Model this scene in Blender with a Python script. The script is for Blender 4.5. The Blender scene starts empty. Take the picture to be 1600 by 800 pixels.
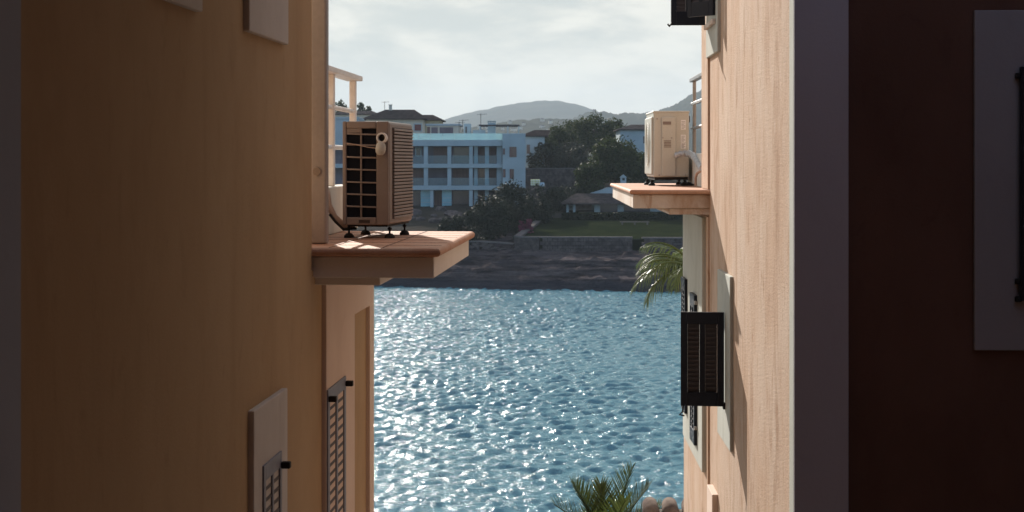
import bpy, math, random
import numpy as np
from mathutils import Vector, Matrix, noise
R = math.radians
sc = bpy.context.scene
col = sc.collection

# ------------------------------------------------------------------ camera
CAMZ = 13.0
F = 2222.0                      # focal length in photo pixels (1600 wide)
HOR = 252.0                     # horizon row of the photograph
cam = bpy.data.cameras.new("camera")
cam.sensor_width = 36.0
cam.lens = 50.0
cam.shift_y = -(400.0 - HOR) / 1600.0
cam.clip_start = 0.05
cam.clip_end = 30000.0
cam.dof.use_dof = True
cam.dof.focus_distance = 14.0
cam.dof.aperture_fstop = 7.0
cam_o = bpy.data.objects.new("camera", cam)
cam_o.location = (0, 0, CAMZ)
cam_o.rotation_euler = (R(90), 0, 0)
col.objects.link(cam_o)
sc.camera = cam_o

# ------------------------------------------------------------------ light
SUN_AZ, SUN_EL = -18.5, 26.0    # degrees from +Y (minus = towards -X), elevation
sdir = Vector((math.sin(R(SUN_AZ)) * math.cos(R(SUN_EL)),
               math.cos(R(SUN_AZ)) * math.cos(R(SUN_EL)), math.sin(R(SUN_EL))))
sl = bpy.data.lights.new("sun", 'SUN')
sl.energy = 4.3
sl.angle = R(0.6)
sl.color = (1.0, 0.93, 0.84)
so = bpy.data.objects.new("sun", sl)
so.rotation_euler = sdir.to_track_quat('Z', 'Y').to_euler()
so.location = (-20, 60, 60)
col.objects.link(so)

sc.view_settings.view_transform = 'Standard'
sc.view_settings.look = 'None'
sc.view_settings.exposure = 0.88
sc.view_settings.gamma = 1.0
sc.view_settings.use_curve_mapping = False
sc.cycles.diffuse_bounces = 5
sc.cycles.max_bounces = 10
sc.cycles.transparent_max_bounces = 12
sc.cycles.sample_clamp_indirect = 6.0

world = bpy.data.worlds.new("World")
sc.world = world
world.use_nodes = True
wt = world.node_tree
for n in list(wt.nodes):
    wt.nodes.remove(n)


class G:
    """a few lines of sugar for node trees"""
    def __init__(s, tree):
        s.t = tree

    def n(s, typ, ins=None, **kw):
        d = s.t.nodes.new(typ)
        for k, v in kw.items():
            setattr(d, k, v)
        for k, v in (ins or {}).items():
            if isinstance(v, bpy.types.NodeSocket):
                s.t.links.new(v, d.inputs[k])
            else:
                d.inputs[k].default_value = v
        return d

    def m(s, op, a, b=0.0, clamp=False):
        return s.n('ShaderNodeMath', {0: a, 1: b}, operation=op, use_clamp=clamp).outputs[0]

    def mix(s, fac, a, b, blend='MIX'):
        d = s.n('ShaderNodeMix', data_type='RGBA', blend_type=blend)
        for k, v in ((0, fac), (6, a), (7, b)):
            if isinstance(v, bpy.types.NodeSocket):
                s.t.links.new(v, d.inputs[k])
            else:
                d.inputs[k].default_value = v
        return d.outputs[2]

    def ramp(s, fac, stops):
        d = s.n('ShaderNodeValToRGB', {0: fac})
        e = d.color_ramp.elements
        while len(e) < len(stops):
            e.new(0.5)
        for i, (p, c) in enumerate(stops):
            e[i].position = p
            e[i].color = c if len(c) == 4 else (*c, 1)
        return d.outputs[0]

    def rng(s, v, a, b, c=0.0, d=1.0):
        return s.n('ShaderNodeMapRange', {0: v, 1: a, 2: b, 3: c, 4: d}, interpolation_type='SMOOTHSTEP').outputs[0]


g = G(wt)
WS = 0.12
tc = g.n('ShaderNodeTexCoord')
sky = g.n('ShaderNodeTexSky', sky_type='NISHITA', sun_disc=False, sun_elevation=R(SUN_EL), sun_rotation=R(SUN_AZ),
          altitude=0.0, air_density=1.0, dust_density=1.5, ozone_density=1.5)
mp = g.n('ShaderNodeMapping', {'Vector': tc.outputs['Generated'], 'Scale': (6.5, 6.5, 20.0), 'Location': (3.1, 0.4, 1.7)})
n1 = g.n('ShaderNodeTexNoise', {'Vector': mp.outputs[0], 'Scale': 1.0, 'Detail': 7.0, 'Roughness': 0.55, 'Distortion': 0.5})
n2 = g.n('ShaderNodeTexNoise', {'Vector': mp.outputs[0], 'Scale': 3.2, 'Detail': 6.0, 'Roughness': 0.6})
cl = g.m('ADD', g.m('MULTIPLY', n1.outputs[0], 0.72), g.m('MULTIPLY', n2.outputs[0], 0.28))
CB = 2.95                                   # cloud brightness before strength
ccol = g.ramp(g.rng(cl, 0.41, 0.60), [(0.0, (0.86 * CB, 0.89 * CB, 0.82 * CB)), (0.5, (1.14 * CB, 1.11 * CB, 0.98 * CB)), (1.0, (1.46 * CB, 1.38 * CB, 1.19 * CB))])
sepd = g.n('ShaderNodeSeparateXYZ', {0: tc.outputs['Generated']})
ccol = g.mix(g.rng(sepd.outputs[2], 0.085, 0.0, 0.0, 0.75), ccol, (1.44 * CB, 1.36 * CB, 1.18 * CB, 1))
dotf = g.n('ShaderNodeVectorMath', {0: tc.outputs['Generated'], 1: (math.sin(R(SUN_AZ)), math.cos(R(SUN_AZ)), 0.15)}, operation='DOT_PRODUCT').outputs['Value']
cover = g.rng(dotf, -0.35, 0.75, 0.12, 0.97)
skyc = g.mix(1.0, sky.outputs[0], (0.85, 1.0, 1.12, 1), 'MULTIPLY')
fin = g.mix(cover, skyc, ccol)
bg = g.n('ShaderNodeBackground', {'Color': fin, 'Strength': WS})
wo = g.n('ShaderNodeOutputWorld', {'Surface': bg.outputs[0]})


# ------------------------------------------------------------------ materials
def newmat(name):
    m = bpy.data.materials.new(name)
    m.use_nodes = True
    t = m.node_tree
    for n in list(t.nodes):
        t.nodes.remove(n)
    return m, G(t)


def surf(name, c1, c2=None, ns=3.0, stretch=(1, 1, 1), rough=0.8, bump=0.15, bs=30.0, lo=0.35, hi=0.68, metal=0.0,
         spec=0.3, detail=6.0, bstretch=(1, 1, 1), rough2=None):
    m, g = newmat(name)
    c2 = c2 or tuple(x * 0.8 for x in c1)
    tc = g.n('ShaderNodeTexCoord')
    mp = g.n('ShaderNodeMapping', {'Vector': tc.outputs['Object'], 'Scale': stretch})
    nz = g.n('ShaderNodeTexNoise', {'Vector': mp.outputs[0], 'Scale': ns, 'Detail': detail, 'Roughness': 0.6})
    c = g.mix(g.rng(nz.outputs[0], lo, hi), (*c1, 1), (*c2, 1))
    mp2 = g.n('ShaderNodeMapping', {'Vector': tc.outputs['Object'], 'Scale': bstretch})
    nb = g.n('ShaderNodeTexNoise', {'Vector': mp2.outputs[0], 'Scale': bs, 'Detail': 5.0, 'Roughness': 0.6})
    c = g.mix(g.rng(nb.outputs[0], 0.3, 0.75, 0.0, 0.25), c, (*[x * 0.6 for x in c1], 1))
    bp = g.n('ShaderNodeBump', {'Height': nb.outputs[0], 'Strength': bump, 'Distance': 0.02})
    p = g.n('ShaderNodeBsdfPrincipled', {'Base Color': c, 'Roughness': rough, 'Metallic': metal, 'Normal': bp.outputs[0],
                                         'Specular IOR Level': spec})
    if rough2:
        g.t.links.new(g.rng(nz.outputs[0], 0.3, 0.7, rough, rough2), p.inputs['Roughness'])
    g.n('ShaderNodeOutputMaterial', {'Surface': p.outputs[0]})
    return m


def stucco(name, base, stain, light, vscale=1.0, amount=0.8, bump=0.25):
    """painted render with vertical rain streaks"""
    m, g = newmat(name)
    tc = g.n('ShaderNodeTexCoord')
    O = tc.outputs['Object']
    s1 = g.n('ShaderNodeMapping', {'Vector': O, 'Scale': (2.6 * vscale, 2.6 * vscale, 0.85)})
    a = g.n('ShaderNodeTexNoise', {'Vector': s1.outputs[0], 'Scale': 1.0, 'Detail': 8.0, 'Roughness': 0.68, 'Distortion': 0.4})
    s2 = g.n('ShaderNodeMapping', {'Vector': O, 'Scale': (1.3, 1.3, 0.8)})
    b = g.n('ShaderNodeTexNoise', {'Vector': s2.outputs[0], 'Scale': 1.0, 'Detail': 5.0, 'Roughness': 0.6})
    s3 = g.n('ShaderNodeMapping', {'Vector': O, 'Scale': (7.5 * vscale, 7.5 * vscale, 2.6)})
    c_ = g.n('ShaderNodeTexNoise', {'Vector': s3.outputs[0], 'Scale': 1.0, 'Detail': 5.0, 'Roughness': 0.7, 'Distortion': 0.8})
    c = g.mix(g.rng(b.outputs[0], 0.35, 0.7), (*base, 1), (*light, 1))
    c = g.mix(g.m('MULTIPLY', g.rng(a.outputs[0], 0.46, 0.72), amount), c, (*stain, 1))
    c = g.mix(g.m('MULTIPLY', g.rng(c_.outputs[0], 0.56, 0.70), amount * 0.8), c, (*stain, 1))
    c = g.mix(g.m('MULTIPLY', g.rng(c_.outputs[0], 0.46, 0.28), 0.7 * amount), c, (*light, 1))
    nb = g.n('ShaderNodeTexNoise', {'Vector': O, 'Scale': 55.0, 'Detail': 6.0, 'Roughness': 0.65})
    h = g.m('ADD', nb.outputs[0], g.m('MULTIPLY', b.outputs[0], 1.5))
    bp = g.n('ShaderNodeBump', {'Height': h, 'Strength': bump, 'Distance': 0.012})
    p = g.n('ShaderNodeBsdfPrincipled', {'Base Color': c, 'Roughness': 0.9, 'Normal': bp.outputs[0], 'Specular IOR Level': 0.15})
    g.n('ShaderNodeOutputMaterial', {'Surface': p.outputs[0]})
    return m


def tilemat(name, c1, c2, freq=5.0, axis='X', rough=0.85):
    """barrel tile rows as stripes of relief"""
    m, g = newmat(name)
    tc = g.n('ShaderNodeTexCoord')
    w = g.n('ShaderNodeTexWave', {'Vector': tc.outputs['Object'], 'Scale': freq, 'Distortion': 0.6, 'Detail': 2.0}, wave_type='BANDS', bands_direction=axis)
    nz = g.n('ShaderNodeTexNoise', {'Vector': tc.outputs['Object'], 'Scale': 1.6, 'Detail': 6.0, 'Roughness': 0.7})
    c = g.mix(g.rng(nz.outputs[0], 0.35, 0.65), (*c1, 1), (*c2, 1))
    bp = g.n('ShaderNodeBump', {'Height': w.outputs[0], 'Strength': 0.9, 'Distance': 0.12})
    p = g.n('ShaderNodeBsdfPrincipled', {'Base Color': c, 'Roughness': rough, 'Normal': bp.outputs[0], 'Specular IOR Level': 0.0})
    g.n('ShaderNodeOutputMaterial', {'Surface': p.outputs[0]})
    return m


def leafmat(name, c1, c2, trans=0.25, rough=0.6, spec=0.05):
    m, g = newmat(name)
    geo = g.n('ShaderNodeNewGeometry')
    c = g.mix(geo.outputs['Random Per Island'], (*c1, 1), (*c2, 1))
    d = g.n('ShaderNodeBsdfPrincipled', {'Base Color': c, 'Roughness': rough, 'Specular IOR Level': spec})
    t = g.n('ShaderNodeBsdfTranslucent', {'Color': c})
    x = g.n('ShaderNodeMixShader', {0: trans, 1: d.outputs[0], 2: t.outputs[0]})
    g.n('ShaderNodeOutputMaterial', {'Surface': x.outputs[0]})
    return m


def glassmat(name, tint, opacity=0.3, rough=0.08):
    m, g = newmat(name)
    tr = g.n('ShaderNodeBsdfTransparent', {'Color': (*tint, 1)})
    p = g.n('ShaderNodeBsdfPrincipled', {'Base Color': (*tint, 1), 'Roughness': rough, 'Specular IOR Level': 0.6})
    x = g.n('ShaderNodeMixShader', {0: opacity, 1: tr.outputs[0], 2: p.outputs[0]})
    g.n('ShaderNodeOutputMaterial', {'Surface': x.outputs[0]})
    return m


M = {}
M['ochre'] = stucco('ochre_render', (0.43, 0.295, 0.175), (0.355, 0.235, 0.135), (0.46, 0.325, 0.20), 1.0, 0.5, 0.18)
M['peach'] = stucco('peach_render', (0.52, 0.36, 0.26), (0.36, 0.215, 0.135), (0.58, 0.45, 0.36), 1.25, 0.9, 0.6)
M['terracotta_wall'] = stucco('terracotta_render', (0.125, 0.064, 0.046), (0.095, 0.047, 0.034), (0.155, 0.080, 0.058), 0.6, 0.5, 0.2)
M['shade_wall'] = stucco('shade_wall_render', (0.20, 0.10, 0.06), (0.16, 0.08, 0.05), (0.22, 0.12, 0.07), 0.6, 0.5, 0.2)
M['trim'] = stucco('trim_paint', (0.55, 0.51, 0.49), (0.44, 0.40, 0.38), (0.60, 0.56, 0.54), 0.8, 0.5, 0.15)
M['grey_trim'] = stucco('grey_trim_paint', (0.46, 0.44, 0.49), (0.41, 0.39, 0.43), (0.49, 0.47, 0.52), 0.6, 0.5, 0.12)
M['blue_trim'] = stucco('blue_grey_paint', (0.36, 0.41, 0.54), (0.32, 0.36, 0.47), (0.39, 0.44, 0.57), 0.6, 0.5, 0.12)
M['dim_trim'] = stucco('dim_grey_paint', (0.30, 0.285, 0.30), (0.26, 0.245, 0.26), (0.32, 0.305, 0.32), 0.6, 0.5, 0.12)
M['pale_trim'] = stucco('pale_trim_paint', (0.46, 0.47, 0.43), (0.34, 0.34, 0.30), (0.52, 0.53, 0.49), 0.8, 0.6, 0.2)
M['pink_trim'] = stucco('pink_trim_paint', (0.68, 0.54, 0.46), (0.58, 0.44, 0.37), (0.71, 0.58, 0.50), 0.8, 0.4, 0.15)
M['slab'] = stucco('ledge_paint', (0.66, 0.58, 0.52), (0.40, 0.23, 0.13), (0.70, 0.64, 0.59), 0.9, 0.9, 0.3)
M['slab_left'] = stucco('ledge_paint_clean', (0.76, 0.72, 0.69), (0.68, 0.63, 0.59), (0.80, 0.76, 0.73), 0.8, 0.5, 0.2)
M['tile_edge'] = surf('terracotta_tile', (0.50, 0.26, 0.17), (0.58, 0.36, 0.26), ns=4, rough=0.7, bump=0.2, bs=60)
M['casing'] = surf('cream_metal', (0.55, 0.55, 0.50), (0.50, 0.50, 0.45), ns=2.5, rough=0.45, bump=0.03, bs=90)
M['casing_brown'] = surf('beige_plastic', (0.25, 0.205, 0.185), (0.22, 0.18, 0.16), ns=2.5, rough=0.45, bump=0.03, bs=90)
M['dark_coil'] = surf('dark_coil', (0.006, 0.008, 0.014), (0.010, 0.012, 0.02), spec=0.1, rough=0.7, bump=0.1, bs=80)
M['rubber'] = surf('black_rubber', (0.018, 0.016, 0.016), rough=0.7, bump=0.1)
M['steel'] = surf('galvanised_steel', (0.42, 0.40, 0.38), (0.3, 0.26, 0.24), ns=8, rough=0.5, metal=0.6, bump=0.05)
M['rail_paint'] = surf('rail_paint', (0.78, 0.78, 0.77), (0.70, 0.68, 0.66), ns=6, rough=0.5, bump=0.03)
M['rail_grey'] = surf('grey_rail_metal', (0.34, 0.34, 0.34), (0.25, 0.25, 0.25), ns=6, rough=0.35, bump=0.03, metal=0.5)
M['parapet'] = stucco('parapet_paint', (0.66, 0.63, 0.56), (0.48, 0.44, 0.38), (0.70, 0.68, 0.63), 0.8, 0.6, 0.2)
M['pipe'] = surf('pipe_paint', (0.30, 0.27, 0.27), (0.26, 0.235, 0.235), ns=3, rough=0.5, bump=0.04)
M['foil'] = surf('foil_wrap', (0.56, 0.59, 0.62), (0.40, 0.42, 0.45), ns=14, rough=0.35, metal=0.35, bump=0.9, bs=38)
M['hose'] = surf('hose_foam', (0.45, 0.33, 0.27), (0.4, 0.28, 0.22), rough=0.7)
M['shutter_dark'] = surf('navy_shutter_paint', (0.009, 0.012, 0.022), (0.013, 0.016, 0.027), rough=0.5, bump=0.05)
M['louvre_dark'] = surf('brown_louvre_paint', (0.055, 0.047, 0.052), (0.075, 0.062, 0.066), rough=0.6, bump=0.05)
M['shutter_grey'] = surf('grey_shutter_paint', (0.25, 0.26, 0.32), (0.20, 0.21, 0.26), rough=0.55, bump=0.05)
M['louvre_grey'] = surf('brown_grey_louvre', (0.10, 0.078, 0.075), (0.075, 0.058, 0.056), rough=0.6, bump=0.05)
M['sticker'] = surf('sticker_paper', (0.84, 0.85, 0.85), (0.8, 0.8, 0.8), rough=0.5, bump=0.0)
M['ink'] = surf('sticker_ink', (0.22, 0.21, 0.2), rough=0.6, bump=0.0)
M['roof_barrel'] = surf('old_barrel_tile', spec=0.0, c1=(0.19, 0.155, 0.135), c2=(0.09, 0.072, 0.066), ns=5, rough=0.85, bump=0.4, bs=25)
# far shore
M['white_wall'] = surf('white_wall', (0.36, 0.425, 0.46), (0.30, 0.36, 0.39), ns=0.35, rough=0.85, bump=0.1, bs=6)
M['cream_wall'] = surf('cream_wall', (0.56, 0.52, 0.44), (0.48, 0.44, 0.37), ns=0.5, rough=0.85, bump=0.1, bs=6)
M['yellow_wall'] = surf('yellow_wall', (0.55, 0.47, 0.30), rough=0.85, bump=0.1, bs=6)
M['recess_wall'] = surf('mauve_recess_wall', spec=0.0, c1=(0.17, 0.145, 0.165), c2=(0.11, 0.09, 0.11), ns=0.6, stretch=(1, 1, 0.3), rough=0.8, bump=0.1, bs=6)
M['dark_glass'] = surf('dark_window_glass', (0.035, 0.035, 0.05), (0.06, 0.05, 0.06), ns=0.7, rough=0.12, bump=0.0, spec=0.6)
M['teal_pane'] = surf('pale_blue_pane', (0.22, 0.46, 0.55), (0.16, 0.36, 0.45), ns=0.8, rough=0.2, bump=0.0, spec=0.6)
M['curtain'] = surf('brown_curtain', spec=0.0, c1=(0.20, 0.12, 0.10), c2=(0.13, 0.08, 0.08), ns=2.0, stretch=(3, 1, 0.2), rough=0.9)
M['glass'] = glassmat('clear_glass', (0.80, 0.90, 0.92), 0.08)
M['frost'] = glassmat('pale_cyan_glass', (0.78, 0.92, 0.92), 0.42, 0.2)
M['red_shutter'] = surf('red_shutter', (0.16, 0.05, 0.05), rough=0.7)
M['roof_brown'] = tilemat('roof_brown_tile', (0.085, 0.068, 0.068), (0.045, 0.038, 0.04), 4.5, 'X')
M['roof_pale'] = tilemat('roof_pale_tile', (0.14, 0.12, 0.12), (0.075, 0.065, 0.066), 4.5, 'X')
M['dark_beam'] = surf('dark_beam', (0.05, 0.04, 0.045), rough=0.7)
M['wire'] = surf('antenna_metal', (0.12, 0.12, 0.12), rough=0.5, metal=0.5)
M['interior'] = surf('warm_interior', spec=0.0, c1=(0.20, 0.14, 0.12), c2=(0.32, 0.26, 0.25), ns=0.8, rough=0.8, lo=0.4, hi=0.6)
M['stone'] = surf('dry_stone', spec=0.0, c1=(0.135, 0.108, 0.102), c2=(0.065, 0.053, 0.053), ns=1.6, rough=0.95, bump=1.0, bs=3.2)
M['coping'] = surf('stone_coping', spec=0.0, c1=(0.16, 0.138, 0.134), c2=(0.11, 0.096, 0.095), ns=1.2, rough=0.9, bump=0.5, bs=4)
M['yellow_plastic'] = surf('yellow_plastic', (0.62, 0.60, 0.30), (0.5, 0.48, 0.26), ns=2, rough=0.5)
M['blue_plastic'] = surf('blue_plastic', (0.30, 0.42, 0.52), rough=0.5)
M['bark'] = surf('bark', (0.07, 0.055, 0.045), (0.04, 0.03, 0.028), ns=4, rough=0.95, bump=0.6, bs=9)
M['pine'] = leafmat('pine_leaf', (0.022, 0.034, 0.014), (0.058, 0.070, 0.024), 0.30)
M['olive_bush'] = leafmat('olive_leaf', (0.030, 0.034, 0.026), (0.060, 0.060, 0.042), 0.15)
M['dark_bush'] = leafmat('dark_leaf', (0.016, 0.020, 0.014), (0.036, 0.040, 0.024), 0.12)
M['hedge'] = leafmat('hedge_leaf', (0.012, 0.018, 0.010), (0.028, 0.036, 0.016), 0.1)
M['palm_leaf'] = leafmat('palm_leaf', (0.085, 0.125, 0.030), (0.16, 0.19, 0.055), 0.30, 0.38, 0.4)
M['fan_leaf'] = leafmat('dwarf_palm_leaf', (0.038, 0.058, 0.015), (0.085, 0.105, 0.026), 0.30, 0.42, 0.3)
M['flower'] = leafmat('pink_flower', (0.20, 0.05, 0.09), (0.12, 0.03, 0.06), 0.2)
M['hill_green'] = surf('hill_scrub', spec=0.0, c1=(0.03, 0.036, 0.026), c2=(0.06, 0.06, 0.045), ns=0.012, rough=0.95, bump=0.6, bs=0.05, detail=10)
M['lawn'] = surf('lawn_grass', spec=0.0, c1=(0.013, 0.019, 0.009), c2=(0.022, 0.027, 0.012), ns=0.5, rough=0.95, bump=0.5, bs=20)
M['soil'] = surf('dry_soil', spec=0.0, c1=(0.06, 0.052, 0.045), c2=(0.04, 0.037, 0.03), ns=0.25, rough=0.95, bump=0.6, bs=2.0)
M['paving'] = surf('court_paving', (0.22, 0.19, 0.17), (0.16, 0.14, 0.12), ns=1.2, rough=0.9, bump=0.3, bs=8)


def rockmat():
    m, g = newmat('shore_rock')
    tc = g.n('ShaderNodeTexCoord')
    O = tc.outputs['Object']
    mp = g.n('ShaderNodeMapping', {'Vector': O, 'Scale': (0.10, 0.10, 1.6)})
    a = g.n('ShaderNodeTexNoise', {'Vector': mp.outputs[0], 'Scale': 1.6, 'Detail': 8.0, 'Roughness': 0.7, 'Distortion': 0.6})
    b = g.n('ShaderNodeTexNoise', {'Vector': O, 'Scale': 0.9, 'Detail': 8.0, 'Roughness': 0.7})
    c = g.mix(g.rng(a.outputs[0], 0.35, 0.68), (0.026, 0.023, 0.026, 1), (0.145, 0.12, 0.122, 1))
    c = g.mix(g.rng(b.outputs[0], 0.45, 0.75, 0, 0.8), c, (0.045, 0.04, 0.048, 1))
    sx = g.n('ShaderNodeSeparateXYZ', {0: O})
    wet = g.rng(g.m('ADD', sx.outputs[2], g.m('MULTIPLY', b.outputs[0], 0.8)), 1.7, 0.9)
    c = g.mix(g.m('MULTIPLY', wet, 0.7), c, (0.045, 0.043, 0.055, 1))
    h = g.m('ADD', a.outputs[0], g.m('MULTIPLY', b.outputs[0], 0.9))
    bp = g.n('ShaderNodeBump', {'Height': h, 'Strength': 1.0, 'Distance': 0.6})
    p = g.n('ShaderNodeBsdfPrincipled', {'Base Color': c, 'Roughness': 0.9, 'Normal': bp.outputs[0], 'Specular IOR Level': 0.0})
    g.n('ShaderNodeOutputMaterial', {'Surface': p.outputs[0]})
    return m


def watermat():
    m, g = newmat('sea_water')
    tc = g.n('ShaderNodeTexCoord')
    O = tc.outputs['Object']
    a = g.n('ShaderNodeTexNoise', {'Vector': g.n('ShaderNodeMapping', {'Vector': O, 'Scale': (1.0, 1.25, 1)}).outputs[0], 'Scale': 3.6, 'Detail': 4.0, 'Roughness': 0.62, 'Distortion': 0.5})
    b = g.n('ShaderNodeTexNoise', {'Vector': O, 'Scale': 11.0, 'Detail': 3.0, 'Roughness': 0.6, 'Distortion': 0.3})
    big = g.n('ShaderNodeTexNoise', {'Vector': g.n('ShaderNodeMapping', {'Vector': O, 'Scale': (0.05, 0.09, 1)}).outputs[0], 'Scale': 1.0, 'Detail': 3.0})
    h = g.m('ADD', a.outputs[0], g.m('MULTIPLY', b.outputs[0], 0.22))
    bp = g.n('ShaderNodeBump', {'Height': h, 'Strength': 1.0, 'Distance': 0.07})
    c = g.mix(big.outputs[0], (0.065, 0.18, 0.225, 1), (0.08, 0.21, 0.26, 1))
    p = g.n('ShaderNodeBsdfPrincipled', {'Base Color': c, 'Roughness': 0.11, 'IOR': 1.33, 'Normal': bp.outputs[0], 'Specular IOR Level': 0.30})
    g.n('ShaderNodeOutputMaterial', {'Surface': p.outputs[0]})
    return m


M['rock'] = rockmat()
M['water'] = watermat()


# ------------------------------------------------------------------ mesh tools
class MB:
    """collects shapes; off is subtracted from every vertex"""
    def __init__(s, off=(0, 0, 0)):
        s.v, s.f, s.sm, s.off = [], [], [], Vector(off)
        s.M = None

    def add(s, vs, fs, smooth=False):
        k = len(s.v)
        for p in vs:
            p = Vector(p)
            if s.M is not None:
                p = s.M @ p
            s.v.append(tuple(p - s.off))
        for f in fs:
            s.f.append(tuple(i + k for i in f))
            s.sm.append(smooth)

    def box(s, x0, x1, y0, y1, z0, z1):
        if x0 > x1: x0, x1 = x1, x0
        if y0 > y1: y0, y1 = y1, y0
        if z0 > z1: z0, z1 = z1, z0
        s.add([(x0, y0, z0), (x1, y0, z0), (x1, y1, z0), (x0, y1, z0), (x0, y0, z1), (x1, y0, z1), (x1, y1, z1), (x0, y1, z1)],
              [(0, 3, 2, 1), (4, 5, 6, 7), (0, 1, 5, 4), (1, 2, 6, 5), (2, 3, 7, 6), (3, 0, 4, 7)])
        return s

    def bar(s, a, b, w, h, up=(0, 0, 1)):
        """box along a->b, w wide, h high"""
        a, b = Vector(a), Vector(b)
        d = (b - a).normalized()
        r = d.cross(Vector(up))
        if r.length < 1e-5:
            r = Vector((1, 0, 0))
        r.normalize()
        u = r.cross(d)
        vs = []
        for p in (a, b):
            for i, j in ((-1, -1), (1, -1), (1, 1), (-1, 1)):
                vs.append(p + r * (i * w / 2) + u * (j * h / 2))
        s.add(vs, [(3, 2, 1, 0), (4, 5, 6, 7), (0, 1, 5, 4), (1, 2, 6, 5), (2, 3, 7, 6), (3, 0, 4, 7)])
        return s

    def tube(s, pts, r, n=10, cap=True):
        pts = [Vector(p) for p in pts]
        rr = r if isinstance(r, (list, tuple)) else [r] * len(pts)
        vs, fs = [], []
        up = None
        for i, p in enumerate(pts):
            d = (pts[min(i + 1, len(pts) - 1)] - pts[max(i - 1, 0)]).normalized()
            if up is None:
                up = d.orthogonal().normalized()
            up = (up - d * up.dot(d))
            up = up.normalized() if up.length > 1e-6 else d.orthogonal().normalized()
            w = d.cross(up)
            for k in range(n):
                a = 2 * math.pi * k / n
                vs.append(p + (up * math.cos(a) + w * math.sin(a)) * rr[i])
        for i in range(len(pts) - 1):
            for k in range(n):
                fs.append((i * n + k, i * n + (k + 1) % n, (i + 1) * n + (k + 1) % n, (i + 1) * n + k))
        s.add(vs, fs, True)
        if cap:
            s.add(vs[:n], [tuple(range(n - 1, -1, -1))])
            s.add(vs[-n:], [tuple(range(n))])
        return s

    def prism(s, poly, axis, a, b):
        """poly of (p,q) extruded along axis from a to b"""
        n = len(poly)
        def mk(p, q, t):
            return {'x': (t, p, q), 'y': (p, t, q), 'z': (p, q, t)}[axis]
        vs = [mk(p, q, a) for p, q in poly] + [mk(p, q, b) for p, q in poly]
        fs = [tuple(range(n)), tuple(range(2 * n - 1, n - 1, -1))]
        for i in range(n):
            j = (i + 1) % n
            fs.append((i, i + n, j + n, j))
        s.add(vs, fs)
        return s

    def build(s, name, mat, parent=None, bevel=0.0, seg=2):
        me = bpy.data.meshes.new(name)
        me.from_pydata(s.v, [], s.f)
        me.polygons.foreach_set('use_smooth', s.sm)
        me.update()
        if s.f and len(s.f) < 3000:
            import bmesh
            bm = bmesh.new(); bm.from_mesh(me)
            bmesh.ops.recalc_face_normals(bm, faces=bm.faces)
            bm.to_mesh(me); bm.free()
        me.materials.append(mat)
        o = bpy.data.objects.new(name, me)
        col.objects.link(o)
        if parent is not None:
            o.parent = parent
        if bevel:
            b = o.modifiers.new('bevel', 'BEVEL')
            b.width = bevel; b.segments = seg; b.limit_method = 'ANGLE'; b.angle_limit = R(40)
            b.harden_normals = False
        return o


def tag(o, label=None, cat=None, group=None, kind=None):
    if label: o['label'] = label
    if cat: o['category'] = cat
    if group: o['group'] = group
    if kind: o['kind'] = kind
    return o


def empty(name, loc, rz=0.0, label=None, cat=None, group=None):
    o = bpy.data.objects.new(name, None)
    o.location = loc
    o.rotation_euler = (0, 0, rz)
    o.empty_display_size = 0.3
    col.objects.link(o)
    return tag(o, label, cat, group)


def at(px, py, d):
    """a point seen at photo pixel (px, py) standing d metres away"""
    return Vector(((px - 800) / F * d, d, CAMZ - (py - HOR) / F * d))


# ------------------------------------------------------------------ setting: sea, shores, hills
rng = random.Random(7)
nr = np.random.RandomState(3)


def sea():
    xs = np.concatenate([[-6000, -400, -120], np.arange(-21, 27.01, 0.125), [120, 400, 6000]])
    ys = np.concatenate([[-400, -40, 15], np.arange(42, 149.5, 0.155), [160, 400]])
    X, Y = np.meshgrid(xs, ys)
    Z = np.zeros_like(X)
    for k in range(52):
        lam = 0.42 * (1.026 ** k)
        ang = R(-74) + nr.normal(0, 0.75)
        kx, ky = math.cos(ang) * 2 * math.pi / lam, math.sin(ang) * 2 * math.pi / lam
        amp = 0.0094 * lam ** 0.80
        ph = kx * X + ky * Y + nr.rand() * 6.28 + 1.1 * np.sin(X * 0.31 + nr.rand() * 6) + 1.1 * np.sin(Y * 0.27 + nr.rand() * 6)
        Z += amp * (np.sin(ph) + 0.25 * np.cos(2 * ph))
    wind = 1.0 + 0.14 * np.sin(X * 0.21 + 0.9 * np.sin(Y * 0.09) + 1.0) + 0.14 * np.sin(Y * 0.17 + 1.3 * np.sin(X * 0.13 + 2.0))
    Z *= wind
    core = (np.abs(X - 3) < 30) & (Y > 30) & (Y < 153)
    Z *= core
    vs = np.stack([X, Y, Z], -1).reshape(-1, 3)
    nx, ny = len(xs), len(ys)
    I = np.arange((nx * ny)).reshape(ny, nx)
    fs = np.stack([I[:-1, :-1], I[:-1, 1:], I[1:, 1:], I[1:, :-1]], -1).reshape(-1, 4)
    me = bpy.data.meshes.new('sea')
    me.from_pydata(vs.tolist(), [], fs.tolist())
    me.polygons.foreach_set('use_smooth', [True] * len(me.polygons))
    me.materials.append(M['water'])
    o = bpy.data.objects.new('sea', me)
    col.objects.link(o)
    tag(o, 'rippled blue sea inlet glittering in low sun', 'sea', None, 'structure')


def grid_obj(name, xs, ys, hf, mat, smooth=True):
    vs = [(x, y, hf(x, y)) for y in ys for x in xs]
    nx = len(xs)
    fs = [(j * nx + i, j * nx + i + 1, (j + 1) * nx + i + 1, (j + 1) * nx + i) for j in range(len(ys) - 1) for i in range(nx - 1)]
    me = bpy.data.meshes.new(name)
    me.from_pydata(vs, [], fs)
    me.polygons.foreach_set('use_smooth', [smooth] * len(fs))
    me.materials.append(mat)
    o = bpy.data.objects.new(name, me)
    col.objects.link(o)
    return o


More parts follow.
